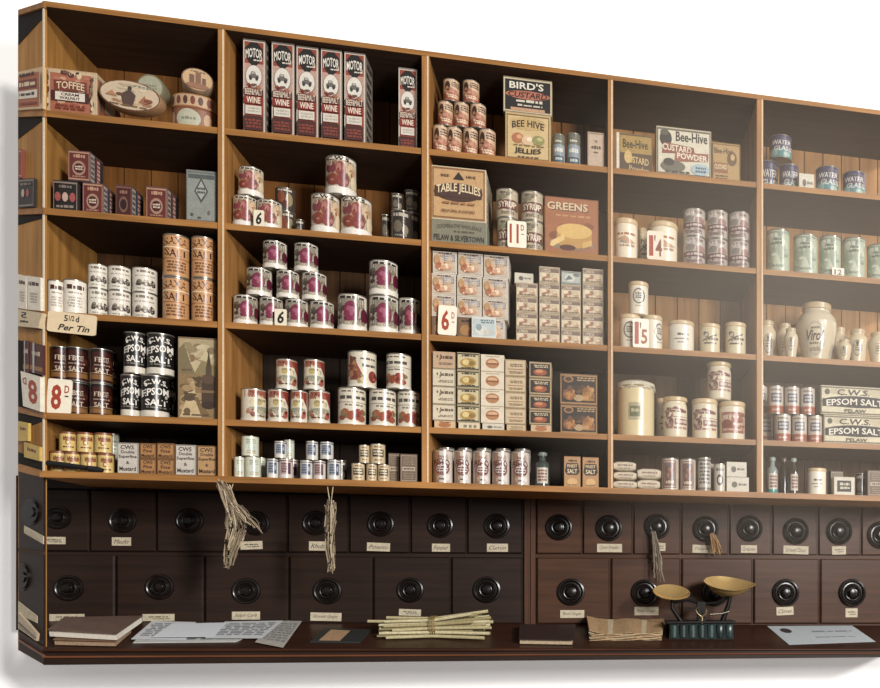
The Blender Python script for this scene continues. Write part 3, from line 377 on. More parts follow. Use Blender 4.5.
for i in range(4):
    mb = MB(); xa, xb = XB[i][1], XB[i+1][0]
    def up(xa, xb, y0, y1, m):
        mb.hexa([(xa,y0,shelfZ(5,xa)),(xb,y0,shelfZ(5,xb)),(xb,y1,shelfZ(5,xb)),(xa,y1,shelfZ(5,xa)),
                 (xa,y0,topZ(xa)-.022),(xb,y0,topZ(xb)-.022),(xb,y1,topZ(xb)-.022),(xa,y1,topZ(xa)-.022)], m)
    up(xa, xb, -.004, DEP, OAK_Z); up(xb-.009, xb-.003, -.0065, -.004, mat('#D9C2A4', .35))  # pale strip is a highlight painted near each upright's right edge
    setp(mb.obj('upright'))
mb = MB(); xa = XP(44)
q = [(xa-.006,.004),(xa,.004),(xa-.024,DEP),(xa-.03,DEP)]
q = [(xa-.026,.028),(xa-.020,.028),(xa-.020,DEP),(xa-.026,DEP)]
mb.hexa([(x,y,shelfZ(5,x)) for x,y in q]+[(x,y,topZ(x)-.022) for x,y in q], OAK_END)
setp(mb.obj('end_panel'))

# ------------------------------------------------------------------ item builder
BODY = {'tin': [(.93,.0),(.985,0),(1,.012),(1,.026),(.968,.034),(.968,.966),(1,.974),(1,.988),(.985,1),(.94,1),(.93,.985)],
 'lidtin': [(.94,0),(.985,0),(.985,.9)],
 'jar': [(.88,0),(.95,.015),(.965,.05),(.965,.85),(.93,.88)],
 'neckjar': [(.85,0),(.93,.015),(.97,.06),(.99,.4),(.97,.74),(.93,.82),(.86,.87),(.86,.9)],
 'clothjar': [(.92,0),(.97,.015),(.97,.84)],
 'vase': [(.6,0),(.66,.012),(.74,.15),(.88,.38),(.98,.58),(.99,.68),(.92,.77),(.74,.84),(.67,.87),(.67,.9)]}
LIDS = {'lidtin': [(1.0,.89),(1.0,.985),(.97,1),(.2,1)], 'jar': [(.93,.875),(.985,.885),(1,.9),(1,.97),(.97,1),(.3,1)],
 'neckjar': [(.86,.895),(.97,.9),(.99,.91),(.99,.985),(.96,1),(.3,1)], 'vase': [(.67,.895),(.72,.905),(.72,.99),(.69,1),(.3,1)]}
def rad(shape, y):
    p = BODY[shape]
    if shape == 'tin': return .972
    for (r0, z0), (r1, z1) in zip(p, p[1:]):
        if z0 <= y <= z1 and z1 > z0: return r0+(r1-r0)*(y-z0)/(z1-z0)+.003
    return p[-1][0]+.003
MESH = {}
_st = [('rect', -.95, -.35, .05, .95, '#B9A79A'), ('scrib', -.9, -.4, .1, .9, '#57484A', 5), ('rect', -.35, -.1, .05, .95, '#3A4A5E'), ('rect', -.1, .5, .05, .95, '#8E4038'), ('scrib', 0, .45, .1, .9, '#D0B8A6', 6), ('rect', .5, .95, .05, .95, '#33363E')]
SIDES = {'motor': [('scrib', -.7, .7, .05, .95, '#33302C', 9)], 'table_jellies': [('scrib', -.7, .7, .05, .95, '#A08A6A', 9)], 'bee_custard': [('scrib', -.7, .7, .05, .95, '#A08A6A', 7)], 'tin_red': _st, 'tin_dark': _st,
 'toffee': [('rect', -.9, .9, .06, .9, '#B4623E'), ('ell', -.7, .5, .12, .4, '#6A5A48'), ('ell', .7, .5, .12, .4, '#6A5A48'), ('rect', -.4, .4, .3, .6, '#D6C6A6'), ('scrib', -.5, .5, .7, .85, '#E6CFA8', 1)]}
def meshes(n):
    if n in MESH: return MESH[n]
    shape, base, ops, rough, mt = D[n]
    out = []
    if shape in BODY:
        bm_ = mt if shape == 'tin' else mat(base, .28, 0, .05)
        b = MB(); b.lathe(BODY[shape], bm_, 30); out.append((None, b.mesh(KIND[n][0], True)))
        L = MB()
        mapf = lambda x, y, lay: (lambda a, r: (math.sin(a)*r, -math.cos(a)*r, y))(math.asin(max(-.985, min(.985, x))), rad(shape, y)+lay*.0035)
        def ring(mb, y0, y1, lay, m_, N=30):
            ys = [y0+(y1-y0)*i/4 for i in range(5)]; vs = []
            for y in ys:
                r = rad(shape, y)+lay*.0035
                vs += [(math.sin(2*PI*k/N)*r, -math.cos(2*PI*k/N)*r, y) for k in range(N)]
            mb.add(vs, [(i*N+k, i*N+(k+1)%N, (i+1)*N+(k+1)%N, (i+1)*N+k) for i in range(4) for k in range(N)], m_)
        if shape in ('tin', 'lidtin'): ring(L, .036 if shape == 'tin' else .01, .964 if shape == 'tin' else .9, 0, mat(mute(base), rough))
        draw(L, ops, mapf, ring, rough); out.append(('paper_label' if shape in ('tin', 'lidtin') else 'printed_label', L.mesh('paper_label', True)))
        if shape in LIDS:
            l = MB(); l.lathe(LIDS[shape], mt if shape == 'lidtin' else mat({'vase': '#B9A27E', 'neckjar': '#C2A87E'}.get(shape, '#C9B08A'), .35), 30); out.append(('lid', l.mesh('lid', True)))
        if shape == 'clothjar':
            l = MB(); N = 36; vs = []
            for r, z, wv in ((.97,.83,.06),(1.03,.85,.06),(1.02,.9,.02),(1.0,.945,.0),(.7,.985,0),(.3,1,0)):
                for k in range(N): q = r+wv*math.sin(k*5.1)*.6; vs.append((math.sin(2*PI*k/N)*q, -math.cos(2*PI*k/N)*q, z+wv*.35*math.sin(k*3.3)))
            l.add(vs, [(i*N+k, i*N+(k+1)%N, (i+1)*N+(k+1)%N, (i+1)*N+k) for i in range(5) for k in range(N)]+[tuple(5*N+k for k in range(N))], mat('#CFC4AC', .9, 0, .25, 90))
            l.lathe([(1.0,.862),(1.035,.868),(1.035,.885),(1.0,.892)], mat('#8E7A56', .8), 30); out.append(('cloth_cover', l.mesh('cloth_cover', True)))
    else:
        side = mat(mute(mt or base), .7)
        bm = bmesh.new(); bmesh.ops.create_cube(bm, size=1)
        bmesh.ops.translate(bm, verts=bm.verts, vec=(0, .5, .5))
        if shape == 'card':
            ed = [e for e in bm.edges if abs(e.verts[0].co.y-e.verts[1].co.y) > .5]
            bmesh.ops.bevel(bm, geom=ed, offset=.09, segments=4, profile=.5, affect='EDGES')
        else: bmesh.ops.bevel(bm, geom=list(bm.edges), offset=.012, segments=2, profile=.5, affect='EDGES')
        me = bpy.data.meshes.new(KIND[n][0]); bm.to_mesh(me); bm.free(); me.materials.append(side if shape == 'box' else mat(base, .6, 0, .05)); out.append((None, me))
        L = MB(); mapf = lambda x, y, lay: (x*.5, -.002-lay*.0045, y)
        o2 = ([('rect', -.97, .97, .02, .98, base)] if shape == 'box' else [])+ops
        if shape == 'card': mapf = lambda x, y, lay: (x*.5, -.02-lay*.08, y)
        draw(L, o2, mapf, None, rough, step=9); out.append(('printed_front' if shape == 'box' else 'lettering', L.mesh('printed_front')))
        if n in SIDES:
            L = MB()
            draw(L, SIDES[n], lambda x, y, lay: (.502+lay*.003, .5+x*.5, y), None, rough, step=9); out.append(('printed_side', L.mesh('printed_side')))
    MESH[n] = out; return out
KIND = {}
for n, (shape, *_r) in D.items():
    KIND[n] = {'tin': ('grocery_tin', 'tin'), 'lidtin': ('mustard_tin', 'tin'), 'jar': ('stoneware_jar', 'jar'), 'neckjar': ('stoneware_jar', 'jar'), 'clothjar': ('storage_jar', 'jar'), 'vase': ('malt_jar', 'jar'), 'box': ('grocery_box', 'box'), 'card': ('price_card', 'price card')}[shape]
for n, k in (('saxa','salt_tin'),('red_salt','salt_tin'),('epsom','salt_tin'),('plum','plum_tin'),('plum_dark','plum_tin'),('fruit_white','fruit_tin'),('peach','fruit_tin'),('fruit_dark','fruit_tin'),('veg','vegetable_tin'),('veg_side','vegetable_tin'),('tomato','tomato_tin'),('custard_tin','custard_tin'),('bisto','gravy_tin'),('syrup','syrup_tin'),('water_glass','water_glass_tin'),('facet_green','tall_tin')): KIND[n] = (k, 'tin')
for n in ('tin_red','tin_dark','tin_black','silver_tin'): KIND[n] = ('square_tin', 'tin')
KIND['picture'] = ('picture_card', 'picture'); KIND['black_card'] = ('show_card', 'sign')
KIND['motor'] = ('wine_carton', 'box')
CELL = [1, 1, []]; ITEMS = {}
def cell(b, l): CELL[0], CELL[1], CELL[2] = b, l, []
def inst(n, loc, rot, scale, label, grp=None):
    ms = meshes(n); root = None
    for part, me in ms:
        if part is None:
            root = bpy.data.objects.new(KIND[n][0], me); col.objects.link(root)
            root.location = loc; root.rotation_euler = rot; root.scale = scale
            tag(root, label, KIND[n][1], grp)
            if not grp: ITEMS.setdefault((CELL[0], CELL[1], KIND[n][0] if D[n][0] != 'box' else n), []).append(root)
        else:
            o = bpy.data.objects.new(part, me); col.objects.link(o); o.parent = root
    return root
def baseZ(xa, xb, ya, yb_, meas):
    best = None
    for (a, b, c, d_, zt) in CELL[2]:
        if min(b, xb)-max(a, xa) > .12*(xb-xa) and min(d_, yb_)-max(c, ya) > .1*(yb_-ya) and abs(zt-meas) < .05:
            if best is None or zt > best: best = zt
    return meas if best is None else best+.0008
def bounds():
    lo, hi = XB[CELL[0]-1]; return (lo-(.018 if CELL[0] == 1 else -.002), hi-.002)
def T(n, x0, x1, yt, label, yb=None, d=.03, grp=None, rot=0., h=None, lean=0.):
    """a round tin or jar whose silhouette spans x0..x1 with its rim at yt; yb only when it stands on others"""
    R = .05
    for _ in range(4): R = (XP(x1, d+R)-XP(x0, d+R))/2
    R *= .985; X = (XP(x0, d+R)+XP(x1, d+R))/2; xc = (x0+x1)/2
    lo, hi = bounds(); X = min(max(X, lo+R*1.03), hi-R*1.03)
    top = P(xc, yt, d).z
    z0 = shelfZ(CELL[1], X)+.0006 if yb is None else baseZ(X-R, X+R, d, d+2*R, P(xc, yb, d).z)
    H = top-z0; CELL[2].append((X-R, X+R, d, d+2*R, top))
    return inst(n, (X, d+R, z0), (0, 0, math.atan2(-X, 4.17+d)+rot+random.uniform(-.1, .1)), (R, R, H), label, grp)
def B(n, x0, x1, yt, label, yb=None, d=.03, D_=None, grp=None, yaw=0., dx=0.):
    """a box whose front spans x0..x1 with its top left corner at yt"""
    xa, xb = XP(x0, d), XP(x1, d); W = xb-xa-.0012
    lo, hi = bounds(); sh = max(0, lo-xa) - max(0, xb-hi); xa += sh; xb += sh
    dep = D_ or max(.05, min(.2, W*.8)); top = P(x0, yt, d).z
    z0 = max(shelfZ(CELL[1], xa), shelfZ(CELL[1], xb))+.0006 if yb is None else baseZ(xa, xb, d, d+dep, P(x0, yb, d).z)
    H = top-z0; CELL[2].append((xa, xb, d, d+dep, top))
    c, s = math.cos(yaw), math.sin(yaw)
    loc = (xa+W/2*c, d+W/2*s, z0)
    return inst(n, loc, (0, 0, yaw), (W, dep, H), label, grp)
def CARD(n, x0, x1, yt, yb, label, d=.012, roll=0., tilt=0.):
    xa, xb = XP(x0, d), XP(x1, d); z1, z0 = P((x0+x1)/2, yt, d).z, P((x0+x1)/2, yb, d).z
    return inst(n, ((xa+xb)/2, d, z0), (tilt, roll, 0), (xb-xa, .0045, z1-z0), label, 'price cards along the shelves')
ORD = ['first', 'second', 'third', 'fourth', 'fifth', 'sixth', 'seventh', 'eighth']
# ================================================================== BAY 1
cell(1, 1)
B('toffee', 45.5, 97, 67, 'salmon and cream toffee box at the left end of the top shelf', d=.03, D_=.2)
def oval_tin(cx, cy, rx, ry, d, dep, rollz, label, face, wallc, leanx, on=None, name='oval_tin', img=True):
    c = P(cx, cy, d); R1 = XP(cx+rx, d)-XP(cx, d); R2 = P(cx, cy-ry, d).z-c.z
    mb = MB(); mb.lathe([(.97,0),(1,.03),(1,.94),(.96,1)], mat(wallc, .4), 36, axis='Y')   # axis towards +y after flip
    r = mb.obj(name, smooth=True); r.location = c; r.scale = (R1, dep, R2); r.rotation_euler = (leanx, rollz, 0)
    L = MB(); draw(L, face, lambda x, y, lay: (x, -1-lay*.012, (y-.5)*2), None, .45, step=9)
    # lathe with axis Y runs 0..-1
    L.obj('picture_lid', r); return tag(r, label, 'tin')
FIG = [('ell', 0, .5, .97, .485, '#6E4430'), ('ell', 0, .5, .93, .46, '#CDB696'), ('mot', -.75, .75, .12, .5, ['#B98A62', '#D3BC98', '#A47452', '#C4A27C'], 24, .16, .06), ('mot', -.5, .6, .55, .9, ['#D6C6A6', '#BCA888', '#A89878'], 10, .18, .04), ('scrib', .1, .7, .78, .88, '#8A8A76', 1), ('ell', -.02, .72, .07, .08, '#4A3A30'), ('poly', [(-.28, .5), (-.02, .68), (.2, .52), (.14, .14), (-.16, .12)], '#57413A'), ('ell', -.3, .48, .12, .05, '#6A4A3A'), ('poly', [(.3, .3), (.48, .56), (.62, .3)], '#A86A48'), ('poly', [(-.75, .4), (-.55, .56), (-.4, .4)], '#B87A50'), ('scrib', -.6, .6, .12, .18, '#8E6444', 1), ('ell', .62, .4, .14, .06, '#8A4A34')]
GR = [('ell', 0, .5, .97, .485, '#7E7A62'), ('ell', 0, .5, .88, .43, '#A7A68A'), ('scrib', -.5, .5, .4, .6, '#87866C', 2)]
oval_tin(136, 102, 31, 15, .06, .05, .1, 'large oval picture tin with a standing figure leaning on the top shelf', FIG, '#8A6A4C', 0)
oval_tin(157, 95, 13.5, 13, .16, .06, 0, 'greenish round tin half hidden behind the large oval picture tin', GR, '#7A745C', 0)
def drum(x0, x1, yt, yb, d, label, c1, ops, ry=.7):
    mb = MB(); mb.lathe([(.96,0),(1,.04),(1,.9),(.97,1),(.2,1)], mat(c1, .45), 36); r = mb.obj('oval_tin', smooth=True)
    R = (XP(x1, d+.06)-XP(x0, d+.06))/2; X = (XP(x0, d+.06)+XP(x1, d+.06))/2; z0 = P((x0+x1)/2, yb, d).z if yb else shelfZ(1, X)+.0006; z1 = P((x0+x1)/2, yt, d).z
    r.location = (X, d+R*ry, z0); r.scale = (R, R*ry, z1-z0); L = MB()
    draw(L, ops, lambda x, y, lay: (lambda a: (math.sin(a)*(1+lay*.003), -math.cos(a)*(1+lay*.003), y))(math.asin(max(-.985, min(.985, x)))), None, .5); L.obj('printed_band', r, True)
    return tag(r, label, 'tin'), z1
PAT = [('rect', -.98, .98, .1, .9, '#C2A07A')]+[('ell', -.8+.32*k, .5, .1, .32, '#7A3E2C' if k % 2 else '#5A3226') for k in range(6)]
o, zt = drum(173, 217, 107, None, .05, 'lower oval tin with a pale panel at the right end of the top shelf', '#7E4A34', [('rect', -.98, .98, .08, .92, '#8E5840'), ('ell', -.05, .5, .55, .42, '#B9B79E'), ('scrib', -.4, .3, .4, .6, '#8A8A74', 1), ('ell', .75, .5, .14, .3, '#C49A74'), ('ell', -.8, .5, .12, .3, '#C49A74')])
o2, zt2 = drum(172.5, 217.5, 93.5, None, .05, 'upper flat oval tin with a patterned band at the right end of the top shelf', '#A2724E', PAT)
H_ = zt2-zt; o2.location.z = zt+.0008; o2.scale.z = H_-.0008
CITY = [('ell', 0, .5, .97, .485, '#7E5236'), ('ell', 0, .5, .9, .45, '#BF9A68'), ('rect', -.5, -.2, .25, .68, '#6E4228'), ('rect', -.12, .2, .25, .8, '#7E4C30'), ('rect', .28, .5, .25, .6, '#6A3E28'), ('ell', 0, .22, .7, .12, '#8E5A38'), ('scrib', -.5, .5, .8, .86, '#8A6A44', 1)]
mb = MB(); mb.lathe([(.97,0),(1,.03),(1,.94),(.96,1)], mat('#B9A78A', .4), 36, axis='Y'); r = mb.obj('round_tin', smooth=True)
c = P(188, 80.5, .05); R1 = XP(203.5, .05)-XP(188, .05); R2 = R1*.84
r.location = (c.x, .16, zt2+.003+R2); r.scale = (R1, .13, R2); r.rotation_euler = (0, .0, .32)
L = MB(); draw(L, CITY, lambda x, y, lay: (x, -1-lay*.006, (y-.5)*2), None, .45, step=9); L.obj('picture_lid', r)
tag(r, 'round tin on its side on top of the stacked oval tins, top shelf', 'tin')
cell(1, 2)
B('tin_black', 53, 78, 179.5, 'black square tin with pink discs at the left of the second shelf', d=.05, D_=.11)
B('tin_red', 82.5, 103.5, 182, 'red square tin under the raised red tin, second shelf', d=.04, D_=.1)
B('tin_red', 68, 90.5, 149.5, 'red square tin raised on top of two others, second shelf', yb=180.5, d=.045, D_=.1)
B('tin_dark', 115.5, 132, 184.5, 'small dark red square tin between two brighter red tins, second shelf', d=.05, D_=.1)
B('tin_red', 146, 167.5, 186, 'red square tin standing alone just left of the silver tin', d=.04, D_=.1)
B('silver_tin', 186, 217, 169, 'large tarnished silver tin with a diamond emblem', d=.03, D_=.1)
cell(1, 3)
for i, (x0, x1, yt) in enumerate(((46, 63.5, 279.5), (63.7, 87, 279))): T('printed_white', x0, x1, yt, f'plain white printed tin, {("left narrower","right wider")[i]} one of the pair above the 5½d card')
for i, (x0, x1, yu, ym) in enumerate(((88.5, 108.3, 263.5, 288), (108.8, 131.4, 265.3, 290), (132.7, 157, 267, 292))):
    T('picture_white', x0, x1, ym, f'white picture-band tin, lower one of the {ORD[i]} pair left of the orange salt tins', d=.04)
    T('picture_white', x0, x1, yu, f'white picture-band tin, upper one of the {ORD[i]} pair left of the orange salt tins', yb=ym, d=.04)
for i, (x0, x1, yu, ym) in enumerate(((163, 189.5, 233.5, 276.6), (191.8, 216, 236, 278))):
    T('saxa', x0, x1, ym, f'tall orange salt tin, bottom of the {("left","right")[i]} stack', d=.03)
    T('saxa', x0, x1, yu, f'tall orange salt tin, top of the {("left","right")[i]} stack', yb=ym, d=.03)
CARD('price_tin', 46.5, 95.5, 313, 333.5, 'cream 5½d Per Tin card hanging from the third shelf edge', d=-.003, roll=.06)
cell(1, 4)
for i, (x0, x1, yt, yl) in enumerate(((46, 65, 345.5, 380), (65.5, 88, 346.5, 381.5), (90, 112, 348, 383))):
    T('red_salt', x0, x1, yl, f'dark red salt tin, {ORD[i]} in the bottom row beside the 8d card', d=.05)
    T('red_salt', x0, x1, yt, f'dark red salt tin, {ORD[i]} in the top row above the 8d card', yb=yl, d=.05)
T('red_salt', 99, 117, 387, 'brown salt tin at the back of the dark red stack, lower', d=.2, rot=1.2)
T('red_salt', 99, 117, 351, 'brown salt tin at the back of the dark red stack, upper', yb=387, d=.2, rot=1.2)
CARD('price_eight', 46, 70.5, 379, 414, 'white 8d price card in red figures before the dark salt tins', d=.02, roll=.05)
T('epsom', 155, 176, 375, 'black EPSOM SALT tin standing behind, right end of the lower row', d=.15)
T('epsom', 121, 140.3, 374, 'black EPSOM SALT tin, lower left of the black stack', d=.03)
T('epsom', 140.7, 169, 374.5, 'black EPSOM SALT tin, lower right of the black stack', d=.03)
T('epsom', 124, 146.5, 331.5, 'black EPSOM SALT tin, upper left of the black stack', yb=374, d=.03)
T('epsom', 146.8, 174.5, 332.5, 'black EPSOM SALT tin, upper right of the black stack', yb=374, d=.03)
B('picture', 178, 217.5, 336.5, 'sepia picture card of a lane and round brick tower', d=.04, D_=.012)
cell(1, 5)
for i, (x0, x1, yt) in enumerate(((47, 63.8, 450.5), (64.4, 80.6, 451.5), (81, 97.2, 452), (98, 114.5, 453))): T('mustard', x0, x1, yt, f'small yellow mustard tin, {ORD[i]} in the bottom row', d=.05)
for i, (x0, x1, yt, yb) in enumerate(((59.6, 76.6, 431.5, 451), (77.2, 94, 432, 452), (95, 112.3, 432.5, 453))): T('mustard', x0, x1, yt, f'small yellow mustard tin, {ORD[i]} in the top row', yb=yb, d=.05)
T('pale_green', 106, 119, 433, 'pale green tin half hidden behind the yellow mustard tins', d=.2)
B('cws_white', 117.5, 138.5, 442.5, 'off-white mustard box beside the yellow mustard tins', D_=.05)
for i, (x0, x1, yu, ym) in enumerate(((140, 156, 443, 458.5), (157, 174.5, 443, 459))):
    B('cws_small', x0, x1, ym, f'small tan mustard packet, bottom of the {("left","right")[i]} pair', D_=.06)
    B('cws_small', x0, x1, yu, f'small tan mustard packet, top of the {("left","right")[i]} pair', yb=ym, D_=.06)
B('cws_white', 175.5, 196, 444.5, 'off-white mustard box right of the small tan packets', D_=.05)
B('cws_tan', 197.3, 217, 445.5, 'tan mustard box against the first upright', D_=.05)
# ================================================================== BAY 2
cell(2, 1)
for i, (x0, x1, yt) in enumerate(((243, 265.5, 38), (271.5, 294.5, 41), (296.3, 318.5, 45), (320.8, 342, 48), (344.2, 365.7, 51))):
    B('motor', x0, x1, yt, f'tall red wine carton, {ORD[i]} of the five standing together', d=.03, D_=.13 if i else .1)
B('motor', 398.4, 417.5, 67, 'tall red wine carton standing apart near the second upright', d=.06, D_=.07)
cell(2, 2)
T('fruit_white', 231.5, 256, 194.6, 'fruit picture tin, lower left of the three by the small 6 card')
T('fruit_white', 257, 282, 199, 'fruit picture tin, lower right of the three by the small 6 card')
T('fruit_white', 238.5, 263.5, 166, 'fruit picture tin on top of the two by the small 6 card', yb=196)
CARD('price_six', 253.5, 264, 210, 226.5, 'small cream 6 card before the fruit tins on the second shelf')
T('fruit_dark', 278, 296, 211, 'dark fruit tin at the back, lower of the pair by the 6 card', d=.16)
T('fruit_dark', 275, 296, 187, 'dark fruit tin at the back, upper of the pair by the 6 card', yb=211, d=.16)
T('dark_can', 295, 305, 219, 'tiny dark tin low behind the fruit tins', d=.12)
T('peach', 311, 340, 193, 'large fruit tin, lower left of the trio in mid second shelf')
T('peach', 341, 372, 196, 'large fruit tin, lower right of the trio in mid second shelf')
T('peach', 325.5, 356.5, 155, 'large fruit tin on top of the trio in mid second shelf', yb=194)
T('dark_can', 381, 390.5, 214, 'narrow dark tin, leftmost of the cluster by the second upright', d=.08)
T('dark_can', 404, 420, 212, 'dark tin, bottom right of the cluster by the second upright', d=.12)
T('dark_can', 390.7, 412, 209.5, 'dark tin at the front of the cluster by the second upright', d=.02)
T('dark_can', 390.8, 403.6, 193, 'dark tin, upper left of the cluster by the second upright', yb=210, d=.05)
T('dark_can', 404, 420, 189.5, 'dark tin, upper right of the cluster by the second upright', yb=212, d=.12)
cell(2, 3)
for i, (x0, x1, yt) in enumerate(((233.5, 257.8, 294.3), (259.7, 282.9, 296.7), (285.4, 308.3, 298.6), (310, 334, 300.4))): T('plum', x0, x1, yt, f'plum tin, {ORD[i]} in the bottom row of the pyramid')
for i, (x0, x1, yt) in enumerate(((246.6, 272, 267), (276.6, 299.3, 269.7), (302, 326.6, 271.7))): T('plum', x0, x1, yt, f'plum tin, {ORD[i]} in the middle row of the pyramid', yb=(295, 297.5, 299.5)[i])
for i, (x0, x1, yt) in enumerate(((263, 287, 240), (294.3, 318.2, 242.3))): T('plum', x0, x1, yt, f'plum tin, {("left","right")[i]} one on top of the pyramid', yb=(268.5, 270.5)[i])
CARD('price_six', 274.6, 286.6, 309, 325.5, 'small cream 6 card before the plum tin pyramid')
T('plum', 337.7, 367.5, 293.4, 'large plum tin alone right of the pyramid')
T('plum', 369, 398.6, 295, 'large plum tin, bottom of the stack of two')
T('plum', 369, 398, 259.5, 'large plum tin, top of the stack of two', yb=295)
T('plum_dark', 398.9, 420.5, 297.5, 'shaded plum tin against the second upright', d=.06)
cell(2, 4)
for i, (x0, x1, yt) in enumerate(((241, 266.8, 388), (268, 288.6, 389), (290.6, 307.8, 390), (308.3, 330, 390))): T('tomato', x0, x1, yt, f'red and cream tomato tin, {ORD[i]} in the bottom row', rot=(.5, 0, -.3, 0)[i])
for i, (x0, x1, yt) in enumerate(((276, 297.3, 358.6), (303.7, 324.5, 359))): T('tomato', x0, x1, yt, f'red and cream tomato tin, {("left","right")[i]} one of the top pair', yb=389.5)
T('veg', 337.7, 366.3, 387, 'large vegetable tin, left one of the bottom three')
T('veg', 369, 396.5, 388.6, 'large vegetable tin, middle one of the bottom three')
T('veg', 397.3, 420.3, 390.3, 'large vegetable tin, right one of the bottom three', d=.05)
T('veg_side', 347.4, 376.8, 350.3, 'large vegetable tin with the orange carrots, upper left', yb=387.5)
T('veg', 386, 411.6, 353, 'large vegetable tin, upper right against the dark back', yb=389.5, rot=-.3)
cell(2, 5)
T('pale_green', 255, 266.3, 457, 'pale green tin half hidden at the back of its trio', d=.12)
T('pale_green', 234, 244.5, 456.3, 'narrow pale green tin at the left end of the bottom shelf bay')
T('pale_green', 245, 261, 456.3, 'pale green tin, front right of the lower two')
T('pale_green', 241.4, 259, 435.6, 'pale green tin stacked on top of the lower two', yb=456.5)
for x0, x1, yt, yb, n, d, lb in ((285, 299.5, 459, None, 'rose_label', .12, 'rose label tin at the back of the first blue cluster, lower'), (266.8, 278.8, 458.4, None, 'blue_label', .03, 'small blue label tin, lower left of the first cluster'), (279, 293, 458.4, None, 'rose_label', .03, 'rose label tin, lower right of the first cluster'), (283.5, 294.5, 439.3, 459, 'pale_green', .12, 'small pale tin behind, top of the first cluster'), (274.3, 287, 440.8, 458.6, 'blue_label', .03, 'small blue label tin, on top of the first cluster'),
    (335, 347, 460, None, 'dark_can', .12, 'dark tin at the back of the second cluster, right'), (300, 313, 460, None, 'blue_label', .03, 'small blue label tin, lower left of the second cluster'), (313.2, 325.8, 460.3, None, 'rose_label', .03, 'rose label tin, lower middle of the second cluster'), (327, 341, 459.6, None, 'blue_label', .03, 'small blue label tin, lower right of the second cluster'), (306, 318.2, 440.8, 460.3, 'blue_label', .03, 'small blue label tin, top left of the second cluster'), (320, 333.6, 441.5, 460.3, 'blue_label', .03, 'small blue label tin, top right of the second cluster')):
    T(n, x0, x1, yt, lb, yb=yb, d=d)
for x0, x1, yt, yb, lb in ((351.3, 365, 463, None, 'small cream tin, lower left of the cream five'), (366.3, 377, 463.7, None, 'small cream tin, lower middle of the cream five'), (377.4, 389.8, 464.2, None, 'small cream tin, lower right of the cream five'), (358.8, 369.6, 444.7, 463.6, 'small cream tin, upper left of the cream five'), (370, 385.5, 443.6, 464.2, 'wider cream tin, upper right of the cream five')):
    T('cream_small', x0, x1, yt, lb, yb=yb)
B('brown_pack', 388.5, 399.5, 453, 'narrow brown printed packet left of its twin by the upright', d=.07, D_=.04)
B('brown_pack', 400.2, 417.5, 453.7, 'brown printed packet standing against the second upright', d=.03, D_=.04)
# ================================================================== BAY 3
cell(3, 1)
for i, (x0, x1, yt) in enumerate(((430, 446, 124), (446.3, 462, 126), (463, 478, 127.3), (478.4, 496, 128.3))): T('custard_tin', x0, x1, yt, f'salmon custard tin, {ORD[i]} in the bottom row of the pyramid')
for i, (x0, x1, yt, yb) in enumerate(((438, 453.2, 100.6, 125), (453.8, 469.2, 101.5, 126), (470, 486.3, 102.8, 127.5))): T('custard_tin', x0, x1, yt, f'salmon custard tin, {ORD[i]} in the middle row of the pyramid', yb=yb)
for i, (x0, x1, yt, yb) in enumerate(((443, 459.6, 78.2, 100.8), (462.5, 479.6, 79.3, 102.3))): T('custard_tin', x0, x1, yt, f'salmon custard tin, {("left","right")[i]} one on top of the pyramid', yb=yb)
B('beehive', 505.2, 551, 111, 'cream jellies box with painted fruit under the black sign', d=.03, D_=.1)
B('black_card', 503.3, 552.3, 75.5, 'black custard sign standing on the jellies box', yb=111.3, d=.035, D_=.05)
T('glass_jar_label', 552.3, 565.3, 133.3, 'small blue-grey label tin directly right of the jellies box')
T('glass_jar_label', 566.7, 580.8, 132.3, 'small cream-topped tin, second right of the jellies box', d=.04)
B('small_carton', 587.5, 604.3, 131.3, 'pinkish small carton at the right end of the top shelf bay', D_=.06)
cell(3, 2)
B('pelaw', 430.2, 486.3, 218, 'grey-green lettered box under the table jellies box', d=.03, D_=.16)
B('table_jellies', 431.2, 486.3, 164.5, 'large tan TABLE JELLIES box on the grey-green box', yb=218.3, d=.035, D_=.25)
T('syrup', 497, 518.6, 217, 'brown SYRUP tin, bottom of the left stack by the 11d card')
T('syrup', 496, 518.6, 188, 'brown SYRUP tin, top of the left stack by the 11d card', yb=217.2)
T('syrup', 521, 544, 220, 'brown SYRUP tin, bottom of the right stack by the 11d card')
T('syrup', 520.8, 544, 190.5, 'brown SYRUP tin, top of the right stack by the 11d card', yb=220.2)
CARD('price_eleven', 507.5, 526.5, 221, 247.5, 'white 11d price card in red figures before the syrup tins')
B('greens', 544.6, 598.7, 195.5, 'orange packet with a yellow sponge cake', d=.05, D_=.05)
cell(3, 3)
cols3 = ((432.5, 457.3), (458, 483.3), (483.7, 509.3)); tops3 = ((250.5, 273, 294.5, 316), (252.2, 275.2, 297.3, 317), (254.5, 277.3, 299.3, 319))
for ci in range(3):
    for ri in (3, 2, 1, 0):
        x0, x1 = cols3[ci]; n = 'milk_box'; shift = -(1.2 if ri else 0)
        if ri == 3: n = 'milk_box_dark' if ci < 2 else 'milk_box'; x1 = x1-(3 if ci == 2 else 0)
        nm = {3: 'bottom row', 2: 'third row down', 1: 'second row down', 0: 'top row'}[ri]
        B(n, x0+shift, x1+shift-.2, tops3[ci][ri], f'{"brown" if n.endswith("dark") else "pale"} pictured food box, {nm}, {("left","middle","right")[ci]} column above the jelly packets', yb=None if ri == 3 else tops3[ci][ri+1], d=.04, D_=.14 if ri else .12)
B('blue_box', 471.7, 496, 316, 'pale blue pictured box set forward at the foot of the food boxes', d=.012, D_=.026)
CARD('price_six_red', 437.6, 456.2, 305.5, 335, 'white 6d price card in red figures before the food boxes', d=.02, roll=.03)
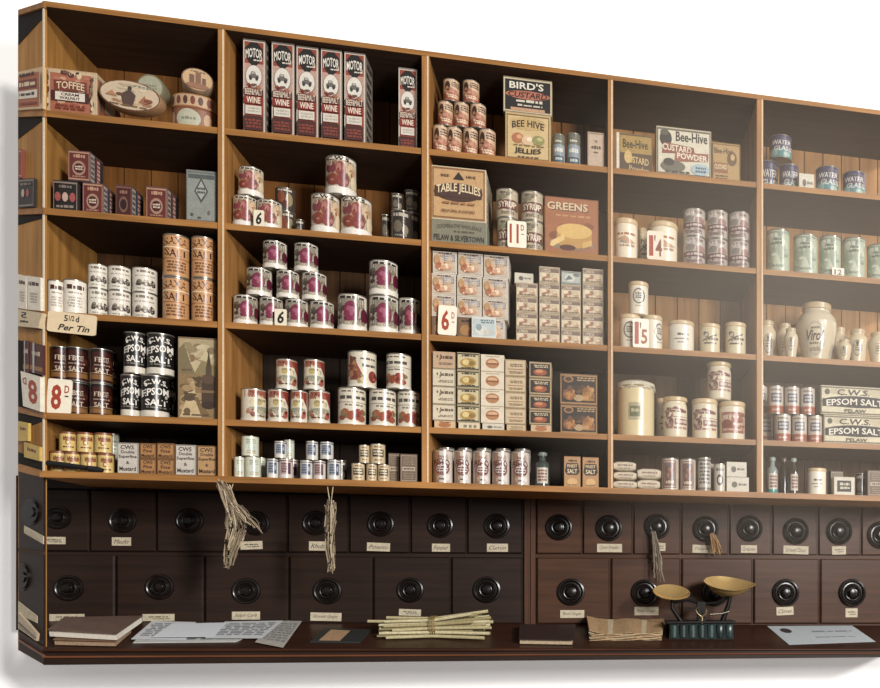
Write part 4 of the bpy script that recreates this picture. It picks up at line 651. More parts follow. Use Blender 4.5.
cols4 = ((516, 538), (539, 560.3), (561, 581.3), (582.4, 604)); tops4 = ((282, 296, 312, 327), (266, 282.6, 297.7, 312.7, 328), (270.5, 284, 299.2, 314.2, 329), (268, 283.2, 300, 315, 330))
for ci in range(4):
    N = len(tops4[ci])
    for ri in reversed(range(N)):
        n = 'grey_pack' if (ci, ri) == (2, 0) else 'small_pack'
        B(n, cols4[ci][0], cols4[ci][1], tops4[ci][ri], ('grey-blue pictured packet on top of the third narrow column' if n == 'grey_pack' else f'small brown pictured packet, {ORD[ci]} narrow column, {ORD[ri]} from the top'), yb=None if ri == N-1 else tops4[ci][ri+1], d=.05, D_=.1)
B('white_card_box', 514.5, 533.5, 272.3, 'pale flat box lying on the first narrow packet column', yb=282.2, d=.07, D_=.08)
cell(3, 4)
spec = (('script_box', 432.7, 455.5, (351, 368, 386, 404), 'white script box', 'orange_pack', 420.3), ('gold_box', 456.8, 480, (352, 370, 387.5, 405), 'yellow and black framed box', 'base_pack', 422.2), ('orange_oval_box', 480.7, 504.4, (354, 371.2, 389, 406), 'cream box with an orange oval', 'white_card_box', 423), ('cream_box', 505, 526, (359, 376, 392, 408), 'tan script packet', 'cream_box', 424.2), ('black_orange', 529.2, 551.5, (361.3, 378, 394.5, 410), 'black box with an orange dish', 'orange_pack', 424.6))
for ci, (n, x0, x1, tops, ds, bn, bt) in enumerate(spec):
    nm = ('far left', 'second', 'middle', 'fourth', 'right')[ci]
    B(bn, x0+1.5, x1, bt, f'low packet at the foot of the {nm} column of small boxes', d=.04, D_=.12)
    for ri in (3, 2, 1, 0):
        B('script_box_tan' if (ci, ri) == (0, 0) else n, x0, x1, tops[ri], ('tan script box, top of the far left column' if (ci, ri) == (0, 0) else f'{ds}, {ORD[ri]} from the top of its column'), yb=bt if ri == 3 else tops[ri+1], d=.04, D_=.12)
B('fruit_box', 560.3, 597.6, 404.3, 'brown box with orange fruit, bottom of the pair', d=.04, D_=.1)
B('fruit_box', 560, 597.6, 373, 'brown box with orange fruit, top of the pair', yb=404.5, d=.042, D_=.1)
cell(3, 5)
for i, (x0, x1, yt) in enumerate(((433, 453, 449.5), (454, 471.4, 450), (472.5, 490.6, 450.3), (491.8, 509.8, 450.6), (510.8, 530, 450.8))):
    T('bisto', x0, x1, yt, f'brown and white gravy tin, {ORD[i]} from the left in the front row')
    T('bisto', x0+3.5, x1+1, yt-2.6, f'brown and white gravy tin behind the {ORD[i]} front one, only its rim showing', d=.16)
for i, (x0, x1, yt) in enumerate(((564, 580.8, 456), (582.5, 599, 457))): B('salt_pack', x0, x1, yt, f'tan FINEST SALT packet, {("left","right")[i]} one of the pair', D_=.05)
# ================================================================== BAY 4
cell(4, 1)
B('gold_custard', 616.5, 652.5, 132.2, 'black and gold custard powder box, turned at an angle', d=.05, D_=.05)
B('bee_custard', 656.3, 711.5, 125.2, 'large cream custard powder box', d=.03, D_=.07)
B('gold_custard2', 712.3, 740.5, 141.6, 'plain gold custard box right of the large cream one', d=.05, D_=.05)
cell(4, 2)
T('cream_jar', 614, 638, 217.3, 'cream printed jar at the left end of the second shelf bay')
T('script_jar', 638, 650, 227.5, 'small jar half hidden behind the 1/4 card', d=.12)
T('cream_jar', 648.5, 678, 220.2, 'wide cream jar behind the 1/4 card', d=.04)
CARD('price_shilling_four', 647, 663.6, 231, 259.5, 'cream 1/4 price card in red before the jars')
for i, (x0, x1, yu, ym) in enumerate(((682.7, 705.7, 207.5, 235.5), (706.8, 728, 209.2, 237.7), (729, 750, 210.8, 239.6))):
    T('biscuit_can', x0, x1, ym, f'mauve and cream tin, bottom of the {ORD[i]} stack of two')
    T('biscuit_can', x0, x1, yu, f'mauve and cream tin, top of the {ORD[i]} stack of two', yb=ym)
cell(4, 3)
T('stamp_jar', 618.5, 641, 313.5, 'white stamped jar, lower left behind the 1/5 card', d=.04)
T('stamp_jar', 642, 662.7, 314.6, 'white stamped jar, lower right behind the 1/5 card', d=.04, rot=.8)
T('stamp_jar', 628, 648.8, 280.7, 'white stamped jar on top of the two behind the 1/5 card', yb=314, d=.04)
CARD('price_shilling_five', 632.8, 649, 318.5, 347.5, 'white 1/5 price card in red before the stamped jars')
T('cream_pot', 667.5, 694.5, 319.6, 'wide white pot with faint print in mid third shelf')
T('script_jar', 699.6, 720.3, 322.7, 'tan script-printed jar, left one of the pair')
T('script_jar', 725, 746.2, 321.5, 'tan script-printed jar, right one of the pair')
cell(4, 4)
T('cloth_jar', 617, 655, 377.5, 'big cream storage jar tied with a cloth cover', d=.03)
T('cream_pot', 655.5, 672, 398, 'plain pot half hidden behind the first ham jar', d=.16)
T('ham_jar', 662.7, 687.6, 396, 'brown-printed stoneware jar, left one of the lower three')
T('ham_jar_straight', 691.6, 717.8, 398, 'brown-printed stoneware jar, middle one of the lower three')
T('ham_jar_red', 718.7, 745.6, 400.7, 'red-printed stoneware jar, right one of the lower three')
T('ham_jar', 706.6, 731.5, 361, 'brown-printed stoneware jar on top of the lower three', yb=399)
cell(4, 5)
T('cocoa_can', 661.2, 679, 457.6, 'framed brown label tin, left one of the pair')
T('cocoa_can', 680, 696, 458.6, 'framed brown label tin, right one of the pair')
T('cocoa_can', 703, 714, 463, 'grey tin half hidden behind the striped tin', d=.12)
T('striped_can', 697.7, 711.2, 457, 'tall grey striped tin on the bottom shelf')
T('eye_can', 713.6, 725.8, 463.3, 'short tin with a dark oval beside the striped tin')
B('white_card_box', 726.6, 749.3, 476.8, 'white pictured box, lower of the two by the upright', D_=.08)
B('white_card_box', 726.6, 747, 461.6, 'white pictured box, upper of the two by the upright', yb=476.9, D_=.08)
# ================================================================== BAY 5
cell(5, 1)
T('water_glass', 756.8, 778, 159.3, 'blue WATER GLASS tin at the lower left, cut by the upright', d=.16)
T('water_glass', 779, 798.5, 163, 'blue WATER GLASS tin, lower right under the raised one', d=.1)
T('water_glass', 769, 792, 133.6, 'blue WATER GLASS tin raised on two others', yb=162, d=.12)
B('white_card_box', 799, 814.5, 172.8, 'pale low box between the WATER GLASS tins', d=.06, D_=.06)
T('water_glass', 815.7, 838.7, 165, 'blue WATER GLASS tin right of the pale low box')
T('water_glass', 842.4, 865.2, 170, 'blue WATER GLASS tin at the far right of the top shelf')
cell(5, 2)
for i, (x0, x1, yt) in enumerate(((766.5, 790, 228), (793.4, 818, 233), (819.4, 841, 234.5), (842.4, 865.2, 236.3), (866.8, 890, 243))): T('facet_green', x0, x1, yt, f'tall pale green faceted-pattern tin, {ORD[i]} from the left')
CARD('price_twelve', 832, 844.3, 267.8, 276.5, 'tiny white 12 card before the pale green tins')
cell(5, 3)
T('vase_jar', 776.8, 793, 322, 'stoneware jar at the back left of the third shelf bay', d=.14)
T('oval_vase_jar', 758, 776.3, 319, 'stoneware jar cut by the fourth upright', d=.15)
T('oval_vase_jar', 783.8, 798.2, 326.8, 'small stoneware jar standing left of the big one', d=.02)
T('virol', 796.6, 836.5, 299, 'big round-shouldered lettered jar', d=.05)
T('vase_jar', 832, 847, 326, 'stoneware jar half hidden right of the big jar', d=.16)
T('oval_vase_jar', 837, 851.5, 338.2, 'smallest stoneware jar just right of the big jar', d=.02)
T('oval_vase_jar', 847.5, 867.4, 327.4, 'medium oval-label stoneware jar right of the big jar', d=.06)
T('vase_jar', 868, 887, 330.5, 'stoneware jar cut by the right edge of the photo')
cell(5, 4)
for i, (x0, x1, yt, dd) in enumerate(((757.3, 773.3, 413, .16), (774, 791, 413.7, .03), (791.8, 807, 414.2, .03), (807.6, 822.8, 415, .03))): T('physic_tin', x0, x1, yt, f'small cream tin with a red band, {ORD[i]} in the bottom row', d=dd)
for i, (x0, x1, yt, yb, dd) in enumerate(((754.5, 767, 385, 413, .2), (767.7, 783.6, 385.2, 413.7, .04), (784.5, 799.5, 386, 414.2, .03), (800, 815, 387, 415, .03))): T('physic_tin', x0, x1, yt, f'small cream tin with a red band, {ORD[i]} in the top row', yb=yb, d=dd)
B('epsom_box', 823.5, 893, 414.3, 'long EPSOM SALTS box, bottom of the two', d=.03, D_=.1)
B('epsom_box', 820.7, 893, 384.7, 'long EPSOM SALTS box, top of the two', yb=414.5, d=.03, D_=.1)
cell(5, 5)
T('cream_pot', 806.8, 826.3, 467.7, 'white pot with a crest on the bottom shelf', d=.03)
B('brown_pack', 830.8, 843.6, 470.8, 'brown packet behind the black-labelled white box', d=.1, D_=.05)
D['label_box'] = ('box', '#CFC5B0', [('rect', -.7, .65, .2, .8, '#2E2822'), ('scrib', -.5, .5, .3, .7, '#C2B69C', 2)], .6, '#B9AC94'); KIND['label_box'] = ('grocery_box', 'box')
B('label_box', 834, 855, 476.6, 'white box with a black label on the bottom shelf', d=.03, D_=.05)
T('dark_can', 855.5, 866.5, 473, 'dark tin between the white box and brown packet', d=.08)
B('brown_pack', 867.5, 890, 470, 'brown printed packet cut by the right edge of the photo', d=.03, D_=.05)
# ================================================================== bottles, packets, loose things on the shelves
def glass(h, tr=.6):
    m = mat(h, .08, 0, 0); m = m.copy(); b = m.node_tree.nodes['Principled BSDF']; b.inputs['Transmission Weight'].default_value = tr; b.inputs['Coat Weight'].default_value = .4; return m
def bottle(x0, x1, yt, d, gm, capm, label, lab=True, base=None):
    R = (XP(x1, d)-XP(x0, d))/2*.97; X = (XP(x0, d)+XP(x1, d))/2; z0 = shelfZ(CELL[1], X)+.0006; H = P((x0+x1)/2, yt, d).z-z0
    lo, hi = bounds(); X = max(X, lo+R)
    mb = MB(); mb.lathe([(.9*R,0),(R,.01*H),(R,.62*H),(.9*R,.69*H),(.48*R,.76*H),(.42*R,.86*H),(.5*R,.87*H),(.5*R,.89*H)], gm, 24)
    r = mb.obj('glass_bottle', smooth=True); r.location = (X, d+R, z0)
    mb = MB(); mb.lathe([(.46*R,.885*H),(.62*R,.9*H),(.66*R,.97*H),(.5*R,H)], capm, 20); mb.obj('stopper', r, True)
    if lab:
        mb = MB(); draw(mb, [('rect', -.8, .8, .1, .55, '#C9C0AE'), ('scrib', -.65, .65, .15, .5, '#8A4A40', 4)], lambda x, y, lay: (math.sin(x*1.1)*(R+.0006*lay), -math.cos(x*1.1)*(R+.0006*lay), y*H)); mb.obj('paper_label', r)
    if base:
        mb = MB(); mb.lathe([(1.02*R,.002*H),(1.03*R,.01*H),(1.03*R,.12*H),(1.0*R,.125*H)], base, 24); mb.obj('liquid_band', r, True)
    return tag(r, label, 'bottle')
cell(3, 5)
bottle(535, 549.5, 451.5, .04, mat('#3E4440', .12, 0, 0), mat('#7E8680', .2), 'grey glass bottle with a paper label beside the gravy tins')
cell(5, 5)
bottle(768, 779, 456.5, .03, glass('#A9B4AE', .5), mat('#8E9690', .2), 'clear glass bottle with a pink label, first of three', base=mat('#3E8A84', .2))
bottle(779.8, 790, 457, .08, mat('#2A221C', .12, 0, 0), mat('#57483A', .3), 'dark brown glass bottle between two labelled bottles', lab=False)
bottle(790, 799.5, 457.5, .03, mat('#3A302A', .12, 0, 0), mat('#8E9690', .2), 'glass bottle with a tall pink label, third of three')
def packet(x0, x1, yt, yb, d, dep, label, seed):
    rnd = random.Random(seed); xa, xb = XP(x0, d), XP(x1, d)
    z0 = shelfZ(CELL[1], (xa+xb)/2)+.0006 if yb is None else baseZ(xa, xb, d, d+dep, P((x0+x1)/2, yb, d).z); z1 = P((x0+x1)/2, yt, d).z
    CELL[2].append((xa, xb, d, d+dep, z1)); W, H = xb-xa, z1-z0; nx, nz = 12, 8; vs, fs = [], []
    mb = MB(); mt = mat('#CDBFA8', .8, 0, .2, 60)
    prof = []
    N = 20
    for i in range(nx+1):
        u = i/nx; e = 1-.35*abs(2*u-1)**4
        for k in range(N):
            a = 2*PI*k/N; ca, sa = math.cos(a), math.sin(a)
            p = lambda c: math.copysign(abs(c)**.5, c)
            vs.append((u*W+rnd.uniform(-.001, .001), dep/2+p(ca)*dep/2*(.94+.06*e), H/2+p(sa)*H/2*e+rnd.uniform(-.0006, .0006)))
    zmin = min(v[2] for v in vs); vs = [(x, y, z-zmin) for x, y, z in vs]
    mb.add(vs, [(i*N+k, (i+1)*N+k, (i+1)*N+(k+1)%N, i*N+(k+1)%N) for i in range(nx) for k in range(N)]+[tuple(range(N)), tuple(nx*N+k for k in reversed(range(N)))], mt)
    r = mb.obj('paper_packet', smooth=True); r.location = (xa, d, z0)
    mb = MB(); draw(mb, [('scrib', -.7, .7, .45, .7, '#8E6A58', 1), ('scrib', -.5, .5, .2, .36, '#A08E7A', 1)], lambda x, y, lay: (W/2+x*W*.5, -.0015-lay*.0003, y*H)); mb.obj('printed_label', r)
    return tag(r, label, 'packet')
cell(4, 5)
packet(613.6, 637, 480.3, None, .03, .1, 'crumpled cream paper packet, bottom of the stack of three', 1)
packet(614, 636.5, 471.2, 480.3, .03, .1, 'crumpled cream paper packet, middle of the stack of three', 2)
packet(613.6, 636, 461, 471.2, .03, .1, 'crumpled cream paper packet, top of the stack of three', 3)
packet(637.6, 660, 479.3, None, .03, .1, 'cream paper packet, lower of the stack of two', 4)
packet(637.6, 661, 468, 479.3, .03, .1, 'cream paper packet, upper of the stack of two', 5)
mb = MB(); z = lambda px: P(px, 1, 0).x
pts = []
for px, dz in ((47, .033), (60, .030), (75, .024), (88, .019)): X = XP(px, .02); pts.append((X, .02, shelfZ(5, X)+dz))
mb.tube(pts, .013, mat('#17171A', .3), 10, .010)
r = mb.obj('metal_scoop', smooth=True)
mb = MB(); X = XP(95, .02); mb.lathe([(.004,-.03),(.013,-.02),(.013,.01),(.008,.028)], mat('#1C1C20', .25), 14); o = mb.obj('handle_end', r, True); o.location = (X, .02, shelfZ(5, X)+.0145); o.rotation_euler = (0, PI/2+.1, 0)
mb = MB(); mb.tube([pts[-1], (X-.02, .02, shelfZ(5, X)+.0145)], .007, mat('#1C1C20', .25), 8); mb.obj('handle_shaft', r, True)
tag(r, 'long black metal handle lying before the yellow mustard tins', 'scoop')
# ================================================================== drawers under the shelves
DY = .405
top1 = lambda x: 489+.0195*(x-45)
bot1 = lambda x: 551+.005*(x-45)
def ground_z(): return P(460, 632, DY).z
def cabinet(px0, px1, rows, label, wm, stile):
    c = tag(empty('drawer_cabinet', (XP((px0+px1)/2, DY), DY, P((px0+px1)/2, 628, DY).z)), label, 'drawer cabinet')
    inv = Matrix.Translation(c.location).inverted()
    def put(mb, name, parent=None, smooth=False):
        o = mb.obj(name, parent or c, smooth)
        if parent is None: o.matrix_parent_inverse = inv
        return o
    mb = MB(); a = [P(px0, top1(px0)-13, DY+.012), P(px1, top1(px1)-11, DY+.012), P(px1, 630, DY+.012), P(px0, 630, DY+.012)]
    o = Vector((0, .03, 0)); mb.hexa([a[3], a[2], a[2]+o, a[3]+o, a[0], a[1], a[1]+o, a[0]+o], wm); put(mb, 'carcass')
    mb = MB(); x0, x1 = stile; a = [P(x0, top1(x0)-5, DY-.006), P(x1, top1(x1)-5, DY-.006), P(x1, 629, DY-.006), P(x0, 629, DY-.006)]; o = Vector((0, .02, 0))
    mb.hexa([a[3], a[2], a[2]+o, a[3]+o, a[0], a[1], a[1]+o, a[0]+o], MAHOG_Z); put(mb, 'stile')
    mb = MB(); a = [P(px0, top1(px0)-6, DY-.012), P(px1, top1(px1)-6, DY-.012), P(px1, top1(px1)-1.2, DY-.012), P(px0, top1(px0)-1.2, DY-.012)]
    mb.hexa([a[3], a[2], a[2]+o, a[3]+o, a[0], a[1], a[1]+o, a[0]+o], MAHOG); put(mb, 'top_rail')
    for row, (bounds_, knobs, cards) in enumerate(rows):
        for (x0, x1) in bounds_:
            x0 += 1.0; x1 -= 1.0
            f0, f1 = (top1, bot1) if row == 0 else (lambda x: bot1(x)+4, lambda x: 623.5+0*x)
            A = [P(x0, f1(x0), DY), P(x1, f1(x1), DY), P(x1, f0(x1), DY), P(x0, f0(x0), DY)]
            mid = sum(A, Vector())/4; mb = MB(); o = Vector((0, .014, 0)); B1 = [mid+(p-mid)*.965-Vector((0, .006, 0)) for p in A]
            for q in range(4):
                mb.add([A[q], A[(q+1)%4], A[(q+1)%4]+o, A[q]+o], [(0,1,2,3)], wm); mb.add([A[q], A[(q+1)%4], B1[(q+1)%4], B1[q]], [(3,2,1,0)], wm)
            mb.add(B1, [(0,1,2,3)], wm); dr = put(mb, 'drawer', None); dy = DY-.006
            if True:
                mb = MB(); 
                for q in range(1): pass
            for (kx, ky, kr) in knobs:
                if x0 <= kx < x1:
                    cpt = P(kx, ky, dy); R = XP(kx+kr, dy)-XP(kx, dy)
                    mb = MB(); mb.lathe([(1,0),(1,.1),(.96,.17),(.86,.2),(.76,.15),(.72,.09),(.64,.1),(.6,.16),(.52,.22),(.42,.2),(.36,.13),(.32,.14),(.3,.3),(.32,.4),(.27,.47),(.12,.5)], KNOB, 36, axis='Y')
                    k = mb.obj('knob', dr, True); k.location = cpt; k.scale = (R, R, R)
            for (lx, ly, w, h, txt, rr) in cards:
                if x0 <= lx < x1:
                    cpt = P(lx, ly, dy-.002); W = XP(lx+w/2, dy)-XP(lx-w/2, dy); H = W*h/w
                    mb = MB(); mb.box(-W/2, W/2, -.001, .0015, -H/2, H/2, mat('#BFB49C', .7, 0, .2, 60))
                    mp = lambda x, y, lay: (x*W/2, -.0012-lay*.0003, (y-.5)*H)
                    draw(mb, [('txt', txt, 0, .5, 1.6, .5, '#3E362E', {'sh': .4, 'b': 0})] if txt else [('scrib', -.7, .6, .45, .7, '#57503F', 1), ('scrib', -.4, .7, .22, .4, '#6A6252', 1)], mp, step=9)
                    k = mb.obj('label_card', dr); k.location = cpt; k.rotation_euler = (0, rr, 0)
    return c
K1 = [(58, 517.5, 13.5), (123, 520.7, 14), (190, 520.7, 14), (256.5, 523.3, 13.5), (316, 523, 13.5), (381, 524, 13.5), (440.4, 525.5, 13), (497, 526, 13)]
C1 = [(54, 540.5, 23, 8.5, '', 0), (121.5, 541.5, 19, 9.5, 'Maults', .0), (251.5, 545.3, 22, 9, '', -.05), (318, 546, 18, 10, 'Rhub.', 0), (378.5, 547, 23, 9, 'Pimento', .03), (441, 547.7, 18, 8.5, 'Fennel', 0), (497.5, 547.7, 21, 8.5, 'Cumin', 0)]
K2 = [(69, 588, 15), (160, 587, 14.5), (246.5, 591, 14.5), (327.7, 591, 14.5), (410.5, 590, 13.5), (487, 589.7, 14)]
C2 = [(67, 617.5, 35, 8, '', 0), (158.5, 617.5, 32, 8, '', 0), (246, 615.6, 28, 9, 'Sulph Carb', 0), (326, 616.8, 31, 9, 'Ground Ginger', .03), (410, 612.5, 22, 7, '', .05)]
b1 = [(18, 90), (90, 156.5), (156.5, 228.5), (228.5, 287.5), (287.5, 349), (349, 410.5), (410.5, 467), (467, 523)]
b2 = [(20, 116), (116, 204.5), (204.5, 289), (289, 373), (373, 451), (451, 523)]
cabinet(16, 529.6, [(b1, K1, C1), (b2, K2, C2)], 'long dark mahogany bank of spice drawers left of the joint', MAHOG, (524.5, 530.2))
K3 = [(559, 527.4, 13.5), (609, 528, 13.5), (657, 526.5, 13), (705.6, 529, 13), (749.5, 528.5, 13), (795.7, 531.3, 13), (839, 531.3, 13), (880, 535, 13)]
C3 = [(609.6, 548, 25, 8.5, 'Curry Powder', 0), (660, 546.8, 11, 8, '', .05), (702.5, 549, 20, 8, 'Pepper', .03), (749, 549, 16, 7.5, 'Cardamom', 0), (796, 550, 25, 8, 'Ground Cloves', .03), (839, 550.4, 14, 8, '', -.03)]
K4 = [(571, 592, 14), (644.5, 592.7, 13.5), (715, 592.7, 13.5), (785.5, 592.7, 13.5), (852, 592.7, 13.5)]
C4 = [(572.3, 614, 24, 8, 'Root Ginger', 0), (646.5, 611, 24, 8.5, 'Root Ginger', 0), (785, 611, 17, 8, 'Cloves', -.04), (851.5, 612.8, 12, 8.5, '', 0)]
b3 = [(536, 582.5), (582.5, 633), (633, 681), (681, 729), (729, 772), (772, 818), (818, 861), (861, 900)]
b4 = [(536, 610.5), (610.5, 681), (681, 753), (753, 819.5), (819.5, 893)]
cabinet(530.4, 905, [(b3, K3, C3), (b4, K4, C4)], 'lighter brown bank of spice drawers right of the joint, behind the scales', MAHOG2, (530.8, 535.2))
# ================================================================== sloping counter
A0, B0, C0 = P(44, 647.5, 0), P(878, 648, 0), P(460, 622, .43)
CN = (B0-A0).cross(C0-A0).normalized()
if CN.z < 0: CN = -CN
def cz(x, y): return A0.z-((x-A0.x)*CN.x+(y-A0.y)*CN.y)/CN.z
cnt = tag(empty('counter', (0, .2, cz(0, .2))), 'dark wooden counter ledge with a moulded front below the drawers', 'counter')
inv = Matrix.Translation(cnt.location).inverted()
xl, xr, xbk = XP(44), XE, XP(36, .43)
mb = MB(); q = [(xl, 0), (xr, 0), (xr, .43), (xbk, .43)]
mb.hexa([(x, y, cz(x, y)-.02) for x, y in q]+[(x, y, cz(x, y)) for x, y in q], CNT); o = mb.obj('counter_top', cnt); o.matrix_parent_inverse = inv
zb = lambda x: P(44, 665, 0).z+(P(878, 657.3, 0).z-P(44, 665, 0).z)*(x-A0.x)/(B0.x-A0.x)
def mould(name, f0, f1, pr, m, rnd=False):
    mb = MB(); vs = []; N = 7 if rnd else 2
    for k in range(N):
        t = k/(N-1); f = f0+(f1-f0)*t; y = -pr*math.sin(PI*t)**.6 if rnd else -pr
        for x in (xl, xr): zt = cz(x, 0); vs.append((x, y, zt+(zb(x)-zt)*f))
    fs = [(2*k+2, 2*k+3, 2*k+1, 2*k) for k in range(N-1)]
    n0 = len(vs); vs += [(x, .05, vs[i][2]) for i, x in ((0, xl), (1, xr), (2*N-2, xl), (2*N-1, xr))]
    fs += [(0, 1, n0+1, n0), (2*N-2, n0+2, n0+3, 2*N-1)]
    mb.add(vs, fs, m); o = mb.obj(name, cnt, rnd); o.matrix_parent_inverse = inv
mould('nosing', 0, .3, .012, CNT, True); mould('cove', .3, .46, .002, MAHOG); mould('bead', .46, .64, .012, CNT_L, True); mould('plinth', .64, 1, .004, MAHOG)
mb = MB(); mb.hexa([(xl+.002, .052, zb(xl)), (xr, .052, zb(xr)), (xr, .43, zb(xr)), (xbk, .43, zb(xl)), (xl+.002, .052, cz(xl, .05)-.02), (xr, .052, cz(xr, .05)-.02), (xr, .43, cz(xr, .43)-.02), (xbk, .43, cz(xbk, .43)-.02)], MAHOG); o = mb.obj('counter_box', cnt); o.matrix_parent_inverse = inv
# ---- things on the counter
def onc(px, py, up=0.): return hit(px, py, A0+CN*up, CN)
def prism(name, pts, up, th, m, parent=None, mb=None):
    mb2 = mb or MB(); t = [onc(x, y, up) for x, y in pts]; b_ = [p-CN*th for p in t]; n = len(t)
    mb2.add(b_+t, [tuple(reversed(range(n))), tuple(range(n, 2*n))]+[(i, (i+1)%n, n+(i+1)%n, n+i) for i in range(n)], m)
    return mb2.obj(name, parent, fix=True) if mb is None else None
def shrink(pts, f):
    cx, cy = sum(p[0] for p in pts)/len(pts), sum(p[1] for p in pts)/len(pts); return [(cx+(x-cx)*f, cy+(y-cy)*f) for x, y in pts]
PAGE = mat('#C9BFAD', .8, 0, .2, 120); PAGE2 = mat('#A98E74', .8, 0, .25, 120)
def book(pts, z0, z1, cover, page, label, blotch=None):
    r = prism('book', shrink(pts, .97), z1-.003, z1-z0-.006, page)
    c = prism('front_cover', pts, z1, .003, cover, r); c['label'] = 'worn brown cover'
    c = prism('back_cover', pts, z0+.003, .003, cover, r)
    return tag(r, label, 'book')
book([(53, 639.5), (116, 641), (132, 627), (70, 626)], .001, .03, mat('#7E5E46', .7, 0, .3, 30), PAGE2, 'lower tan book with rough pages under the brown book')
book([(47.5, 629.5), (117, 633.5), (143, 615.5), (64, 617)], .031, .066, mat('#705A4E', .5, 0, .3, 22), mat('#DCD6CA', .8, 0, .1, 120), 'upper worn brown book with white page edges, left end of counter')
PAPER = mat('#CDD1D6', .85, 0, .06, 30); PAPER2 = mat('#BDBEBC', .85, 0, .08, 30)
def sheet(name, pts, up, m, label, cat, marks=(), th=.0012, grp=None):
    r = prism(name, pts, up, th, m)
    if marks:
        p = [onc(x, y, up+.0004) for x, y in pts[:4]]
        mb = MB()
        def mp(x, y, lay): u, v = (x+1)/2, y; return p[0]*(1-u)*(1-v)+p[1]*u*(1-v)+p[2]*u*v+p[3]*(1-u)*v+CN*.0003*lay
        draw(mb, marks, mp, step=9); mb.obj('writing', r)
    return tag(r, label, cat, grp)
WR = [('scrib', -.85, .85, .15, .9, '#8E949A', 8)]
sheet('newspaper', [(133, 642.5), (236, 641.5), (276, 622.5), (152, 624)], .004, PAPER2, 'folded grey newspaper at the bottom of the loose papers', 'newspaper', [('scrib', -.9, .9, .1, .92, '#77797A', 9)], .003)
sheet('paper_sheet', [(131, 639), (186, 639.5), (196, 622), (152, 621)], .008, PAPER, 'pale written sheet at the left of the loose papers', 'paper', WR)
sheet('paper_sheet', [(255, 642), (283, 647.5), (302, 621), (274, 620)], .008, mat('#AFAAA2', .85, 0, .15, 30), 'grey printed sheet with a turned-up corner hanging near the counter edge', 'paper', WR)
sheet('paper_sheet', [(205, 638), (262, 638), (283, 620.5), (225, 621.5)], .012, mat('#C6CACE', .85, 0, .06, 30), 'printed sheet in the middle of the loose papers', 'paper', WR)
sheet('paper_sheet', [(152, 637), (214, 636.5), (226, 622.5), (172, 623.5)], .016, mat('#D3D9E0', .85, 0, .04, 30), 'plain bluish sheet on top of the loose papers', 'paper')
r = prism('notebook', [(310, 641), (360, 641.8), (371, 629.5), (326, 628)], .008, .007, mat('#2E302F', .5))
mb = MB(); prism('x', [(319, 640), (340, 640.3), (350, 630.5), (331, 629.5)], .0095, .0012, mat('#B08E6E', .7, 0, .15), mb=mb); o = mb.obj('paper_slip', r); tag(r, 'dark notebook with a tan slip, left of the sticks', 'notebook')
# bundle of sticks
rnd = random.Random(5)
STK = [mat(h, .6, 0, .2, 60) for h in ('#B9AE86', '#A89C74', '#C9BF9A', '#968A62')]
bc = onc(434, 636, 0)
slots = []
for r_, n_ in ((0, 6), (1, 6), (2, 5), (3, 5), (4, 3)):
    for k in range(n_): slots.append(((k-(n_-1)/2)*.0165+(r_ % 2)*.004, .010+r_*.0165))
for k, (oy, oz) in enumerate(slots):
    xl_, xr_ = XP(rnd.uniform(379, 396), bc.y), XP(rnd.uniform(470, 492), bc.y)
    if k == 20: xl_ = XP(366, bc.y)
    fl, fr = rnd.uniform(1.0, 1.25), rnd.uniform(1.15, 1.5)
    mid = Vector((bc.x, bc.y+oy*.9, 0)); mid.z = cz(mid.x, mid.y)+oz
    a = Vector((xl_, bc.y+oy*fl*1.5, 0)); a.z = cz(a.x, a.y)+.008+(oz-.01)*fl*.8+rnd.uniform(0, .006)
    b_ = Vector((xr_, bc.y+oy*fr*1.5, 0)); b_.z = cz(b_.x, b_.y)+.008+(oz-.01)*fr+rnd.uniform(0, .01)
    mb = MB(); mb.tube([a, (a+mid)/2, mid, (mid+b_)/2, b_], .0066, STK[k % 4], 8, .0078)
    tag(mb.obj('wooden_stick', smooth=True), 'pale peeled stick in the tied bundle on the counter', 'stick', 'sticks of the tied bundle')
mb = MB()
for j in range(3):
    pts = []
    for k in range(25):
        a = 2*PI*k/24; pts.append(bc+Vector((.009*(j-1)+.002*math.sin(a*2), .054*math.cos(a), .045+.046*math.sin(a))))
    mb.tube(pts, .0022, mat('#8E7446', .8), 5)
tag(mb.obj('twine_tie', smooth=True), 'thin twine tied round the middle of the stick bundle', 'twine')
book([(519, 639), (573, 640), (576, 624.5), (519.5, 624.5)], .001, .03, mat('#33231F', .55, 0, .3, 40), mat('#B9A68A', .8, 0, .25, 120), 'old dark leather book with torn pages, right of the sticks')
